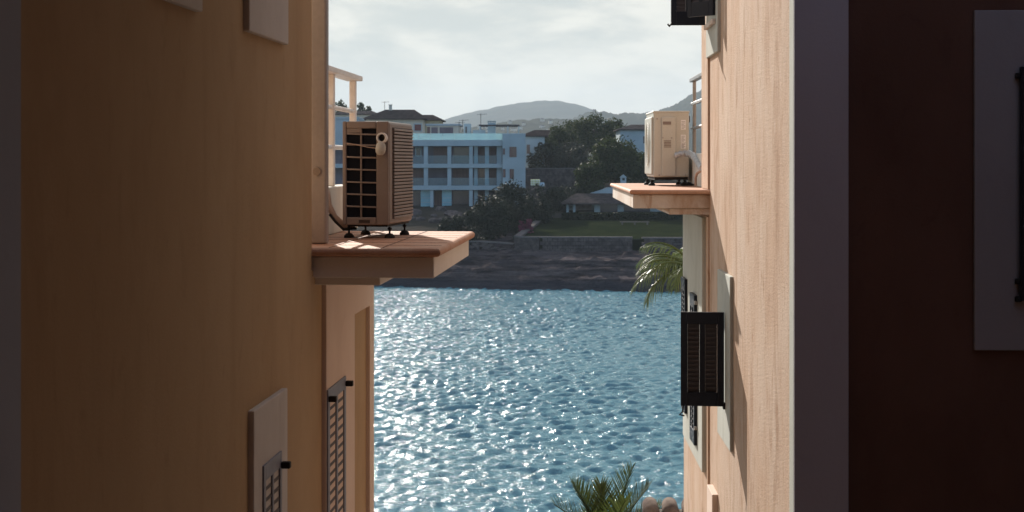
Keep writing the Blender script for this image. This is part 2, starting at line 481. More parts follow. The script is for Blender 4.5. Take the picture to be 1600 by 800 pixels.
def sstep(a, b, x):
    t = min(1, max(0, (x - a) / (b - a)))
    return t * t * (3 - 2 * t)


def lerp_pts(pts, x):
    if x <= pts[0][0]: return pts[0][1]
    for (a, b), (c, d) in zip(pts, pts[1:]):
        if x <= c:
            return b + (d - b) * (x - a) / (c - a)
    return pts[-1][1]


def shore(x):
    return 144.2 - 0.16 * x + 1.6 * noise.noise((x * 0.12, 3.3, 0)) + 0.7 * noise.noise((x * 0.5, 9.3, 0))


PROF = [(-4, -2.5), (0, 0.0), (0.6, 1.0), (2.0, 1.35), (2.4, 1.9), (4.5, 2.15), (4.9, 2.65), (7.5, 2.85), (8.0, 3.25), (10.5, 3.4), (20, 5.0), (32, 6.2), (44, 6.9), (60, 8.6), (95, 11.0), (160, 12.0)]


def land(x, y):
    s = y - shore(x)
    n = noise.noise((x * 0.22, y * 0.3, 1.0))
    z = lerp_pts(PROF, s + 1.5 * n * sstep(0, 3, s) * (1 - sstep(12, 24, s)))
    w = sstep(-1, 2, s) * (1 - sstep(12, 20, s))
    z += w * (0.42 * noise.noise((x * 0.7, y * 0.9, 5.0)) + 0.22 * noise.noise((x * 1.9, y * 2.2, 8.0)) + 0.12 * noise.noise((x * 4.5, y * 4.5, 2.0)))
    if y > 152 and x > 0.0:
        z = min(z, 3.3 + 0.3 * n) if y < 178 else z
    return z


sea()
ys = [140 + 0.33 * i for i in range(70)]
tag(grid_obj('rocky_shore', [-34 + 0.33 * i for i in range(210)], ys, land, M['rock']), 'layered dark rock ledges along the far waterline', 'rocky shore', None, 'structure')
ylast = ys[-1]
ys2 = [ylast + 1.6 * i for i in range(60)] + [ylast + 96 + 30 * i for i in range(1, 14)] + [900, 1500, 2500, 4500, 6000]
xs2 = [-3500, -1500, -600, -250, -120, -70] + [-50 + 2.0 * i for i in range(56)] + [80, 120, 250, 600, 1500, 3500]
tag(grid_obj('ground', xs2, ys2, lambda x, y: land(max(-60, min(60, x)), min(y, 320)) - (0.35 if y < ylast + 2 else 0), M['soil']), 'dry scrubby ground of the far shore', 'ground', None, 'structure')


def near_h(x, y):
    e = 17.5 + 0.8 * noise.noise((x * 0.3, 2, 0))
    return lerp_pts([(0, 6.4), (1.5, 6.1), (4, 4.2), (7, 3.0), (10, 0.8), (12, -2.0)], y - e) + 0.2 * noise.noise((x, y, 0))


tag(grid_obj('courtyard_ground', [-40 + 2 * i for i in range(41)], [-20 + 1.5 * i for i in range(34)], near_h, M['paving']), 'paved courtyard and bank under the two near buildings', 'ground', None, 'structure')

# lawn terrace (a wedge raised behind the stone retaining wall)
lw = MB()
LAWN = [(1.0, 154.4), (19.5, 154.2), (24, 154.2), (24, 181), (4.3, 181)]
lawn_z = lambda x, y: 4.55 + 0.055 * (y - 154)
lw.add([(x, y, lawn_z(x, y)) for x, y in LAWN] + [(x, y, 1.0) for x, y in LAWN],
       [(0, 1, 2, 3, 4)] + [(i, i + 5, (i + 1) % 5 + 5, (i + 1) % 5) for i in range(5)])
tag(lw.build('lawn', M['lawn']), 'dark green lawn on the terrace before the villa', 'lawn', None, 'structure')


def hill(name, d, crest, base_z, depth, label, amp, freq, xpad=200):
    """crest: list of (px, py) on the skyline seen at distance d"""
    pts = [((px - 800) / F * d, CAMZ - (py - HOR) / F * d) for px, py in crest]
    def h(x, y):
        t = (y - d) / depth
        top = lerp_pts(pts, x + 30 * noise.noise((x * 0.004, y * 0.004, 2)))
        k = math.exp(-(t * 1.6) ** 2) if t < 0 else math.exp(-(t * 1.1) ** 2)
        z = base_z + (top - base_z) * k
        z += amp * (noise.noise((x * freq, y * freq, d)) + 0.5 * noise.noise((x * freq * 2.7, y * freq * 2.7, d)))
        return z
    n = 260
    x0, x1 = pts[0][0] - xpad, pts[-1][0] + xpad
    o = grid_obj(name, [x0 + (x1 - x0) * i / n for i in range(n + 1)], [d - depth + 2 * depth * j / 50 for j in range(51)], h, M['hill_green'])
    tag(o, label, 'hill', None, 'structure')
    return h


hA = hill('far_hill', 3600, [(560, 215), (640, 207), (690, 192), (740, 177), (790, 166), (835, 160), (862, 159), (890, 164), (925, 176), (960, 185), (1010, 192), (1060, 196), (1150, 200)], 8, 1300,
          'pale blue rounded hill on the horizon', 4.5, 0.03, 900)
hB = hill('wooded_hill', 2100, [(700, 205), (880, 190), (905, 178), (930, 176), (950, 180), (965, 179), (995, 177), (1030, 173), (1050, 165), (1075, 152), (1100, 138), (1140, 118), (1200, 96), (1300, 80)], 8, 700,
          'blue wooded hill rising behind the cream air conditioner', 6.5, 0.1, 300)
hC = hill('low_hill', 1500, [(560, 214), (700, 208), (760, 197), (810, 189), (850, 187), (900, 189), (960, 196), (1100, 204)], 8, 420,
          'low hazy hillside dotted with houses', 4.0, 0.06, 300)


# ------------------------------------------------------------------ frames of the two near buildings
def frame(theta_px):
    th = math.atan2(theta_px - 800, F)
    c, s = math.cos(th), math.sin(th)
    def loc(px, py, u):
        """photo pixel on the wall plane u = const -> (v, z), z relative to the camera"""
        t = (px - 800) / F
        k = u / (t * c - s)
        return k * (t * s + c), -(py - HOR) / F * k
    def uv(px, py, v):
        """photo pixel on the frontal plane v = const -> (u, z)"""
        t = (px - 800) / F
        k = v / (t * s + c)
        return k * (t * c - s), -(py - HOR) / F * k
    return th, loc, uv


def shutter(parent, off, hinge, ang, w, h, mat, lmat, cols=2, nl=18, thick=0.035, ltilt=35, sgn=1, hinge_knobs=(), label=None):
    """louvred leaf hanging from hinge=(u,v,ztop); ang: direction of the leaf in the u,v plane"""
    c, s = math.cos(ang), math.sin(ang)
    Mx = Matrix(((c, -s, 0, hinge[0]), (s, c, 0, hinge[1]), (0, 0, 1, hinge[2]), (0, 0, 0, 1)))
    f = MB(off); f.M = Mx
    st = min(0.065, w * (0.16 if mat is M['shutter_dark'] else 0.10)); rl = min(0.12 if mat is M['shutter_dark'] else 0.085, h * 0.13)
    t2 = thick / 2
    f.box(0, st, -t2, t2, -h, 0); f.box(w - st, w, -t2, t2, -h, 0)
    f.box(st, w - st, -t2, t2, -rl, -0.0); f.box(st, w - st, -t2, t2, -h, -h + rl * 1.1)
    cw = (w - 2 * st)
    if cols == 2:
        f.box(w / 2 - st * 0.4, w / 2 + st * 0.4, -t2, t2, -h + rl * 1.1, -rl)
    fo = f.build('shutter', mat, parent, 0.003)
    if label:
        fo['label'] = label
    l = MB(off); l.M = Mx
    z0, z1 = -h + rl * 1.1, -rl
    step = (z1 - z0) / nl
    spans = [(st + 0.001, w / 2 - st * 0.4 - 0.001), (w / 2 + st * 0.4 + 0.001, w - st - 0.001)] if cols == 2 else [(st + 0.001, w - st - 0.001)]
    dz = step * (0.62 if mat is M['shutter_dark'] else 0.46)
    for i in range(nl):
        zc = z0 + (i + 0.5) * step
        for a, b in spans:
            y = t2 * 0.8 * sgn
            e = 0.004
            l.add([(a, -y, zc + dz), (b, -y, zc + dz), (b, y, zc - dz), (a, y, zc - dz), (a, -y, zc + dz + e), (b, -y, zc + dz + e), (b, y, zc - dz + e), (a, y, zc - dz + e)],
                  [(0, 1, 2, 3), (4, 5, 6, 7), (0, 1, 5, 4), (1, 2, 6, 5), (2, 3, 7, 6), (3, 0, 4, 7)])
    lo = l.build('louvre', lmat, fo)
    for (kx, kz, ks) in hinge_knobs:
        k = MB(off); k.M = Mx
        k.box(kx - 0.02, kx + 0.02, -t2 * ks - 0.05 * (1 if ks > 0 else -1), -t2 * ks, kz - 0.018, kz + 0.018)
        k.build('hinge', M['rubber'], fo, 0.006)
    return fo


def bullnose(mb, x0, x1, y0, y1, z0, z1, n=6):
    """tile sheet with a half-round near and alley-side edge (all four sides rounded)"""
    r = (z1 - z0) / 2
    zc = (z0 + z1) / 2
    rings = []
    for i in range(n + 1):
        a = -math.pi / 2 + math.pi * i / n
        o, dz = r * math.cos(a), r * math.sin(a)
        rings.append([(x0 - o, y0 - o, zc + dz), (x1 + o, y0 - o, zc + dz), (x1 + o, y1 + o, zc + dz), (x0 - o, y1 + o, zc + dz)])
    vs = [p for rg in rings for p in rg]
    fs = [(3, 2, 1, 0), tuple(n * 4 + k for k in range(4))]
    for i in range(n):
        for k in range(4):
            fs.append((i * 4 + k, i * 4 + (k + 1) % 4, (i + 1) * 4 + (k + 1) % 4, (i + 1) * 4 + k))
    mb.add(vs, fs)


# ------------------------------------------------------------------ LEFT building (ochre)
thL, Lw, Luv = frame(960)
UL = Luv(487, 252, 8.6)[0]
offL = (UL, 7.0, -6.9)
LB = empty('ochre_building', (UL * math.cos(thL) + 7.0 * math.sin(thL), -UL * math.sin(thL) + 7.0 * math.cos(thL), CAMZ - 6.9), -thL,
           'shaded ochre stucco building with a tiled ledge carrying a brown air conditioner', 'building')
LV0, LZ0 = 8.60, Luv(600, 388, 8.60)[1]          # ledge near edge and top
LV1 = 10.75
w = MB(offL)
w.prism([(-6.0, -6.9), (LV1 - 0.05, -6.9), (LV1 - 0.05, LZ0 - 0.14), (LV0, LZ0 - 0.14), (LV0, 6.2), (-6.0, 6.2)], 'x', -9, UL)
w.build('wall', M['ochre'], LB)
q = MB(offL)
vq = Lw(34, 252, UL + 0.022)[0]
q.box(UL - 0.05, UL + 0.022, vq - 1.3, vq, -6.5, 6.0)
q.build('corner_trim', M['blue_trim'], LB, 0.006)


def panel(px0, px1, pytop, pybot, name='window_surround', mat='trim', t=0.03):
    va, vb = Lw(px0, 252, UL + t)[0], Lw(px1, 252, UL + t)[0]
    zt = Lw(px1, pytop, UL + t)[1]
    zb = Lw(px1, pybot, UL + t)[1]
    b = MB(offL)
    b.box(UL - 0.02, UL + t, va, vb, zb, zt)
    o = b.build(name, M[mat], LB, 0.006)
    return va, vb, zt, zb, o


va, vb, zt, zb, o = panel(390, 451, -220, 70)
va, vb, zt, zb, o = panel(258, 317, -220, 19)
va, vb, zt, zb, o = panel(397, 449.5, 606, 1010)
v0, v1 = Lw(413, 252, UL + 0.04)[0], Lw(441, 252, UL + 0.04)[0]
zt = Lw(441, 704, UL + 0.04)[1]
shutter(LB, offL, (UL + 0.0225, v1, zt), -math.pi / 2, v1 - v0, 1.45, M['shutter_grey'], M['louvre_grey'], nl=22, hinge_knobs=((0.012, -0.075, -1),))
# pink frieze, window panel and corner strip under the ledge
va, vb = Lw(503, 252, UL)[0], Lw(548, 252, UL)[0]
vc = Lw(572, 252, UL)[0]
vend = LV1 - 0.055
zf = Lw(549, 491, UL)[1]
b = MB(offL)
b.prism([(va, -6.0), (vb, -6.0), (vb, zf), (vc, zf), (vc, -6.0), (vend, -6.0), (vend, LZ0 - 0.19), (va, LZ0 - 0.19)], 'x', UL - 0.02, UL + 0.03)
b.build('facade_trim', M['pink_trim'], LB, 0.006)
v0, v1 = Lw(513, 252, UL + 0.04)[0], Lw(541, 252, UL + 0.04)[0]
zt = Lw(541, 587, UL + 0.04)[1]
shutter(LB, offL, (UL + 0.0225, v1, zt), -math.pi / 2, v1 - v0, 1.75, M['shutter_grey'], M['louvre_grey'], nl=26, hinge_knobs=((0.012, -0.05, -1), (v1 - v0 - 0.02, -0.06, -1)))

# ledge
ux = Luv(688, 388, LV0)[0]
led = MB(offL)
led.box(UL - 2.6, ux - 0.045, LV0 + 0.05, LV1 - 0.02, LZ0 - 0.185, LZ0 - 0.055)
ledge = led.build('ledge', M['slab_left'], LB, 0.006)
t = MB(offL)
u2 = Luv(590, 440, LV0)[0]
t.box(UL - 2.6, u2, LV0 + 0.10, LV1 - 0.08, LZ0 - 0.235, LZ0 - 0.187)
t.build('ledge_moulding', M['slab_left'], ledge, 0.006)
t = MB(offL)
bullnose(t, UL - 2.6, ux - 0.026, LV0 + 0.026, LV1 - 0.026, LZ0 - 0.053, LZ0)
t.build('ledge_tile', M['tile_edge'], ledge)

t = MB(offL)
for i in range(1, 7):
    v = LV0 + (LV1 - LV0) * i / 7
    t.box(UL - 1.2, ux - 0.03, v - 0.003, v + 0.003, LZ0 + 0.0005, LZ0 + 0.0015)
for u in (ux - 0.36, ux - 0.69):
    t.box(u - 0.003, u + 0.003, LV0 + 0.03, LV1 - 0.03, LZ0 + 0.0018, LZ0 + 0.0026)
t.build('tile_joint', M['bark'], ledge)

# downpipe standing on the ledge with its bracket cap
va = 9.0
ua, ub = Luv(485, 252, va)[0], Luv(510, 252, va)[0]
p = MB(offL)
p.box(ua, ub, va, va + 0.085, LZ0 + 0.002, 6.1)
dp = p.build('downpipe', M['pipe'], LB, 0.014, 3)
p = MB(offL)
cu, cz = Luv(495.5, 268, va)
p.tube([(cu, va + 0.001, cz), (cu, va - 0.012, cz)], 0.026, 16)
p.build('pipe_bracket', M['casing_brown'], dp)

# terrace parapet and railing beyond the air conditioner
UP = -2.04
p = MB(offL)
zp = -(291 - HOR) / F * 10.5
p.box(UP - 0.16, UP, LV0 + 0.32, 11.25, LZ0 + 0.001, zp)
p.build('parapet', M['parapet'], LB, 0.01)


def railing(parent, off, u, v0, v1, zbase, zs, wide, mat, posts, cap):
    for i, v in enumerate(posts):
        r = MB(off)
        r.box(u - wide / 2, u + wide / 2, v - wide / 2, v + wide / 2, zbase, zs[0] - 0.02)
        o = r.build('railing_post', mat, parent, 0.008)
    for i, z in enumerate(zs):
        k = MB(off)
        if i == 0:
            k.box(u - cap / 2, u + cap / 2, v0, v1, z - 0.02, z + 0.02)
        else:
            k.tube([(u, v0, z), (u, v1, z)], 0.018, 10)
        k.build('handrail' if i == 0 else 'rail', mat, o, 0.006 if i == 0 else 0)
    return o


railing(LB, offL, UP - 0.05, LV0 + 0.33, 11.36, zp, [0.665, 0.40, 0.105], 0.052, M['rail_paint'], (10.40, 11.28), 0.13)

# ------------------------------------------------------------------ RIGHT building (peach)
thR, Rw, Ruv = frame(850)
UR = Ruv(1243, 252, 8.3)[0]
offR = (UR, 11.0, -6.9)
RB = empty('peach_building', (UR * math.cos(thR) + 11.0 * math.sin(thR), -UR * math.sin(thR) + 11.0 * math.cos(thR), CAMZ - 6.9), -thR,
           'sunlit peach stucco building with rain streaks, dark shutters and a ledge', 'building')
RV0 = Rw(1110, 252, UR)[0]                                      # ledge near edge
RZ0 = Ruv(1000, 296.5, RV0)[1]
RVu = Rw(1099, 252, UR)[0]                                      # end of the upper wall
RVl = Rw(1071, 252, UR)[0]                                      # end of the lower wall
RC = Rw(1243, 252, UR)[0]                                       # near corner
ur_l = Ruv(984, 296, RV0)[0]                                    # ledge tip
ur_far = RV0 * 1.30
w = MB(offR)
w.prism([(RC + 0.02, -6.9), (RVl, -6.9), (RVl, RZ0 - 0.10), (RVu, RZ0 - 0.10), (RVu, 6.2), (RC + 0.02, 6.2)], 'x', UR, 9.0)
w.build('wall', M['peach'], RB)
st = MB(offR)
vs_ = Rw(1111, 252, UR)[0] + 0.10
st.box(UR - 0.018, UR + 0.1, vs_, RVu - 0.003, RZ0 + 0.003, 6.1)
st.box(UR - 0.018, UR + 0.1, vs_, RVl - 0.003, -6.8, RZ0 - 0.24)
st.build('pilaster', M['peach'], RB, 0.005)
w = MB(offR)
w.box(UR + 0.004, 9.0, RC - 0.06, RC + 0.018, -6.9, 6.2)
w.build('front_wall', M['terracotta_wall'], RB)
qd = MB(offR)
uq = Ruv(1326, 252, RC - 0.085)[0]
qd.box(UR - 0.022, uq, RC - 0.085, RC - 0.062, -6.85, 6.15)
qd.build('corner_trim', M['grey_trim'], RB, 0.005)
qd = MB(offR)
qd.box(UR - 0.022, UR + 0.002, RC - 0.060, RC + 0.085, -6.85, 6.15)
qd.build('corner_trim', M['pale_trim'], RB, 0.004)
# window of the dark front wall
ua, za = Ruv(1523, 16, RC - 0.09)
ub, zb = Ruv(1680, 548, RC - 0.09)
b = MB(offR)
b.box(ua, ub, RC - 0.09, RC - 0.063, zb, za)
b.build('window_surround', M['dim_trim'], RB, 0.005)
us, zs_ = Ruv(1595.5, 104, RC - 0.14)
_, zs2 = Ruv(1595.5, 470, RC - 0.14)
fo = shutter(RB, offR, (us, RC - 0.125, zs_), 0.0, 0.42, zs_ - zs2, M['shutter_dark'], M['louvre_dark'], nl=30)
for zy in (118, 440, 468):
    k = MB(offR)
    zz = Ruv(1596, zy, RC - 0.13)[1]
    k.box(us - 0.022, us + 0.01, RC - 0.128, RC - 0.091, zz - 0.016, zz + 0.016)
    k.build('hinge', M['rubber'], fo, 0.006)


def rpanel(px0, px1, py_a, py_b, t=0.028, mat='pale_trim', name='window_surround', base=0.0):
    va, vb = Rw(px1, 252, UR)[0], Rw(px0, 252, UR)[0]
    zt, zb = Rw(px1, py_a, UR)[1], Rw(px1, py_b, UR)[1]
    b = MB(offR)
    b.box(UR - t - base, UR + 0.02, va, vb, zb, zt)
    return va, vb, zt, zb, b.build(name, M[mat], RB, 0.006)


# upper window of the sunlit wall
va, vb, zt, zb, o = rpanel(1108, 1126, -330, 80)
k = MB(offR)
k.box(UR - 0.06, UR - 0.029, va + 0.10, vb - 0.10, zb + 0.24, zb + 0.28)
k.build('window_sill', M['slab'], RB, 0.005)
zsh = Ruv(1075, 40, vb)[1]
shutter(RB, offR, (UR - 0.04, vb - 0.03, zsh + 0.85), math.pi, 0.30, 0.85, M['shutter_dark'], M['louvre_dark'], nl=18)
shutter(RB, offR, (UR - 0.04, va + 0.12, zsh + 0.87), math.pi - 0.72, 0.26, 0.85, M['shutter_dark'], M['louvre_dark'], nl=18)
k = MB(offR)
k.tube([(UR - 0.33, vb - 0.05, zsh + 0.02), (UR - 0.36, vb - 0.10, zsh - 0.015), (UR - 0.375, vb - 0.10, zsh + 0.005)], 0.008, 6)
k.build('shutter_catch', M['rubber'], RB)

# lower near window
va, vb, zt, zb, o = rpanel(1126, 1146, 432.5, 706)
vh = Rw(1138.5, 252, UR)[0]
zt = Ruv(1100, 488, vh)[1]; zb2 = Ruv(1100, 635, vh)[1]
ul = Ruv(1064, 488, vh)[0]
fo = shutter(RB, offR, (UR - 0.035, vh + 0.01, zt), math.pi - 0.10, UR - 0.035 - ul, zt - zb2, M['shutter_dark'], M['louvre_dark'], nl=15, sgn=-1)
k = MB(offR)
k.box(UR - 0.045, UR - 0.028, vh - 0.02, vh + 0.03, zb2 - 0.02, zb2 + 0.03)
k.build('hinge', M['rubber'], fo)
k = MB(offR)
k.tube([(ul + 0.02, vh + 0.02, zb2), (ul + 0.015, vh + 0.03, zb2 - 0.05), (ul - 0.01, vh + 0.03, zb2 - 0.07), (ul + 0.03, vh + 0.03, zb2 - 0.08)], 0.007, 6)
k.build('shutter_catch', M['rubber'], fo)

# lower far window: pale panel and two leaves standing open
va, vb, zt, zb, o = rpanel(1075, 1106, 340, 738, 0.028, 'pale_trim', base=0.025)
vC = Rw(1079, 252, UR)[0]
shutter(RB, offR, (UR - 0.065, vC - 0.22, -1.16), math.pi / 2 + 0.0, 0.36, 1.32, M['shutter_dark'], M['louvre_dark'], nl=24)
vD = Rw(1098, 252, UR)[0]
shutter(RB, offR, (UR - 0.065, vD - 0.02, -1.235), math.pi / 2 + 0.02, 0.34, 1.38, M['shutter_dark'], M['louvre_dark'], nl=24)
for (vv, zz) in ((vD, -1.30), (vD, -2.45), (vC - 0.05, -1.25)):
    k = MB(offR)
    k.tube([(UR - 0.05, vv - 0.05, zz), (UR - 0.085, vv - 0.05, zz)], 0.018, 8)
    k.build('hinge', M['steel'], RB)
# a sill block showing at the very bottom
b = MB(offR)
va, zt = Rw(1122, 773, UR)
vb = Rw(1113.5, 773, UR)[0]
b.box(UR - 0.05, UR + 0.02, va, vb, zt - 1.2, zt)
b.build('window_surround', M['pink_trim'], RB, 0.006)

# ledge with its corbel
led = MB(offR)
led.box(ur_l + 0.03, UR + 0.6, RV0 + 0.04, ur_far - 0.03, RZ0 - 0.165, RZ0 - 0.042)
ledge = led.build('ledge', M['slab'], RB, 0.008)
t = MB(offR)
u2 = Ruv(1047, 330, RV0)[0]
t.box(u2, UR + 0.5, RV0 + 0.06, RVl - 0.05, RZ0 - 0.22, RZ0 - 0.167)
arc = [(u2 - 0.16, RZ0 - 0.167)] + [(u2 - 0.16 + 0.16 * math.sin(a), RZ0 - 0.167 - 0.053 * (1 - math.cos(a))) for a in [R(15 * i) for i in range(1, 7)]] + [(u2 - 0.001, RZ0 - 0.167)]
t.prism(arc, 'y', RV0 + 0.08, RVl - 0.06)
t.build('ledge_moulding', M['slab'], ledge, 0.004)
t = MB(offR)
bullnose(t, ur_l + 0.02, UR + 0.55, RV0 + 0.02, ur_far - 0.02, RZ0 - 0.040, RZ0)
t.build('ledge_tile', M['tile_edge'], ledge)
# terrace parapet and railing past the end of the upper wall
UPR = UR + 0.045
p = MB(offR)
zpr = -(240 - HOR) / F * 14.5
p.box(UPR, UPR + 0.14, RVu + 0.02, 14.95, RZ0 + 0.001, zpr)
p.build('parapet', M['parapet'], RB, 0.01)
railing(RB, offR, UPR + 0.045, RVu + 0.02, 14.93, zpr, [0.845, 0.60, 0.345], 0.036, M['rail_grey'], (14.72,), 0.06)

# low tiled wing at the foot of the far end
tz = Ruv(1040, 776, 15.9)[1]
rf = MB(offR)
rf.prism([(RVl + 0.01, -6.9), (RVl + 1.25, -6.9), (RVl + 1.25, tz - 0.16), (RVl + 0.01, tz - 0.62)], 'x', UR - 0.36, UR + 2.0)
wing = rf.build('low_wing', M['parapet'], RB)
rt = MB(offR)
for i in range(7):
    uu = UR - 0.27 + i * 0.22
    for j in range(5):
        va = RVl + 0.02 + j * 0.25
        za = tz - 0.60 + j * 0.25 * 0.37
        pts, fs = [], []
        n = 9
        for e, (dv, dz, rr) in enumerate(((0, 0.02, 0.105), (0.31, 0.31 * 0.37 - 0.01, 0.085))):
            for k in range(n + 1):
                a = math.pi * k / n
                pts.append((uu + rr * math.cos(a), va + dv, za + dz + rr * math.sin(a)))
        for k in range(n):
            fs.append((k, k + 1, n + 2 + k, n + 1 + k))
        fs.append(tuple(range(n + 1))); fs.append(tuple(range(2 * n + 1, n, -1)))
        rt.add(pts, fs, True)
rt.build('barrel_tile', M['roof_barrel'], wing)

# ------------------------------------------------------------------ unseen walls and slab added behind the viewer to shade the near walls
shade_root = empty('shade_enclosure', (3.5, -6.5, CAMZ - 6.9), 0, 'unseen brown stucco walls and slab added to shade the near walls', 'building')
oc = (3.5, -6.5, CAMZ - 6.9)
w = MB(oc)
w.box(-2.18, 9, -9.5, -5.6, CAMZ - 6.9, CAMZ + 6.4)
w.box(5.6, 9, -5.6, 7.9, CAMZ - 6.9, CAMZ + 6.4)
w.build('wall', M['shade_wall'], shade_root)  # added out of view, blocks light from behind and from the right
w = MB(oc)
w.prism([(-2.19, -5.58), (2.6, -5.58), (2.6, 5.0), (0.4, 6.8), (-1.31, 6.8)], 'z', CAMZ + 2.4, CAMZ + 2.6)
w.build('shade_slab', M['shade_wall'], shade_root)  # added overhead out of view, cuts the skylight on the near walls


# ------------------------------------------------------------------ air conditioners
def foot(parent, off, Mx, x, y, zt, zb):
    f = MB(); f.M = Mx
    f.tube([(x, y, zb), (x, y, zb + 0.014), (x, y, zb + 0.03), (x, y, zb + 0.032)], [0.036, 0.034, 0.02, 0.009], 14)
    f.tube([(x, y, zb + 0.03), (x, y, zt)], 0.0075, 8)
    f.tube([(x, y, zt - 0.022), (x, y, zt - 0.006)], 0.016, 6)
    f.build('rubber_foot', M['rubber'], parent)


I4 = Matrix.Identity(4)
# --- brown unit on the left ledge: coil grid towards us, fan side towards the alley
vA = 9.66
uA0, zA1 = Luv(535, 190, vA)
uA1, zA0 = Luv(608, 352, vA)
Wd, Hh, Ln = uA1 - uA0, zA1 - zA0, 0.76
sx = uA0 * math.cos(thL) + vA * math.sin(thL); sy = -uA0 * math.sin(thL) + vA * math.cos(thL)
fh = zA0 - LZ0
A1 = empty('air_conditioner', (sx, sy, CAMZ + LZ0 + 0.0015), -R(8.5), 'brown outdoor air conditioner with coil grid, on black feet on the left ledge', 'air conditioner')
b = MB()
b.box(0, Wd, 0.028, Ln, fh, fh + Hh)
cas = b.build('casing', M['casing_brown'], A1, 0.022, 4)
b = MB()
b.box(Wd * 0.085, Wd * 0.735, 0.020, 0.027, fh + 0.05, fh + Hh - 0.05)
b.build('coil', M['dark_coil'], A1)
fx = lambda a: Wd * a
fz = lambda y: fh + Hh * (680 - y) / 405.0
gr = MB()
gr.box(0.0, fx(0.085), 0.0, 0.026, fh, fh + Hh)
gr.box(fx(0.735), Wd, 0.0, 0.026, fh, fh + Hh)
gr.box(fx(0.0855), fx(0.7345), 0.0, 0.026, fz(303), fh + Hh)
gr.box(fx(0.0855), fx(0.7345), 0.0, 0.026, fh, fz(650))
gr.build('intake_frame', M['casing_brown'], A1, 0.008, 3)
gr = MB()
gr.box(fx(0.385), fx(0.42), 0.004, 0.019, fz(650), fz(303))
for ya, yb in ((321, 330), (363, 372), (411, 421), (459, 469), (508, 519), (556, 566), (603, 614)):
    z0_, z1_ = fz(yb), fz(ya)
    zc_ = (z0_ + z1_) / 2
    gr.bar((fx(0.0855), 0.008, zc_ + 0.004), (fx(0.41), 0.004, zc_), 0.010, 0.011)
    gr.bar((fx(0.41), 0.004, zc_), (fx(0.7345), 0.008, zc_ - 0.003), 0.010, 0.011)
gr.box(fx(0.0855), fx(0.384), 0.006, 0.018, fz(320), fz(303))
gr.build('intake_grid', M['casing_brown'], A1, 0.002, 2)
sd = MB()
for i in range(27):
    z = fh + Hh * (0.065 + 0.86 * i / 26)
    sd.bar((Wd + 0.006, 0.13, z), (Wd + 0.006, Ln - 0.03, z), 0.012, 0.0155)
sd.build('fan_grille', M['casing_brown'], A1, 0.002, 1)
sd = MB()
sd.box(Wd, Wd + 0.003, 0.12, Ln - 0.02, fh + 0.04, fh + Hh - 0.04)
sd.build('fan_recess', M['bark'], A1)
sd = MB()
sd.box(Wd * 0.06, Wd - 0.02, 0.06, Ln - 0.03, fh - 0.014, fh - 0.001)
sd.build('base_pan', M['rubber'], A1)
for (x, y) in ((0.02, 0.10), (Wd - 0.015, 0.10), (0.02, Ln - 0.20), (Wd - 0.015, Ln - 0.20)):
    foot(A1, None, None, x, y, fh - 0.014, 0.0)
# open white pipe end with a bulb below it
pz, px_ = fz(340), fx(0.88)
pm = MB()
n = 20
for r0, r1, y0, y1 in ((0.036, 0.036, -0.045, 0.0), (0.025, 0.025, -0.045, -0.012)):
    vs, fs = [], []
    for (rr, yy) in ((r0, y0), (r1, y1)):
        for k in range(n):
            a = 2 * math.pi * k / n
            vs.append((px_ + rr * math.cos(a), yy, pz + rr * math.sin(a)))
    fs = [(k, (k + 1) % n, n + (k + 1) % n, n + k) for k in range(n)]
    pm.add(vs, fs, True)
vs = []
for rr in (0.036, 0.025):
    for k in range(n):
        a = 2 * math.pi * k / n
        vs.append((px_ + rr * math.cos(a), -0.045, pz + rr * math.sin(a)))
pm.add(vs, [(k, (k + 1) % n, n + (k + 1) % n, n + k) for k in range(n)])
sp = pm.build('pipe_spigot', M['rail_paint'], A1)
pm = MB()
pm.add([(px_ + 0.025 * math.cos(2 * math.pi * k / n), -0.012, pz + 0.025 * math.sin(2 * math.pi * k / n)) for k in range(n)], [tuple(range(n))])
pm.build('pipe_bore', M['rubber'], sp)
pm = MB()
pm.tube([(px_ - 0.002, -0.024, pz - 0.034), (px_ - 0.006, -0.028, pz - 0.05), (px_ - 0.008, -0.030, pz - 0.075), (px_ - 0.010, -0.030, pz - 0.10), (px_ - 0.012, -0.028, pz - 0.116)],
        [0.024, 0.033, 0.036, 0.032, 0.018], 16)
pm.build('pipe_elbow', M['casing'], A1)
pm = MB()
pm.tube([(fx(0.09), -0.003, fz(360)), (fx(0.3), -0.004, fz(366)), (fx(0.55), -0.006, fz(376)), (px_ - 0.03, -0.02, fz(381))], 0.0035, 6)
pm.build('cable', M['hose'], A1)
pm = MB()
pm.box(fx(0.36), fx(0.60), -0.003, 0.0, fz(672), fz(660))
pm.build('name_plate', M['bark'], A1)
pm = MB()
pm.tube([(0.03, 0.2, fh - 0.02), (-0.03, 0.16, fh - 0.012), (-0.09, 0.12, fh + 0.05), (-0.13, 0.12, fh + 0.13), (-0.15, 0.16, fh + 0.2), (-0.17, 0.22, fh + 0.22)], 0.022, 10)
pm.build('refrigerant_hose', M['hose'], A1)
pm = MB()
pm.tube([(0.06, 0.15, fh - 0.03), (-0.02, 0.10, fh - 0.035), (-0.07, 0.07, fh + 0.02), (-0.11, 0.07, fh + 0.07)], 0.010, 8)
pm.build('cable', M['rubber'], A1)

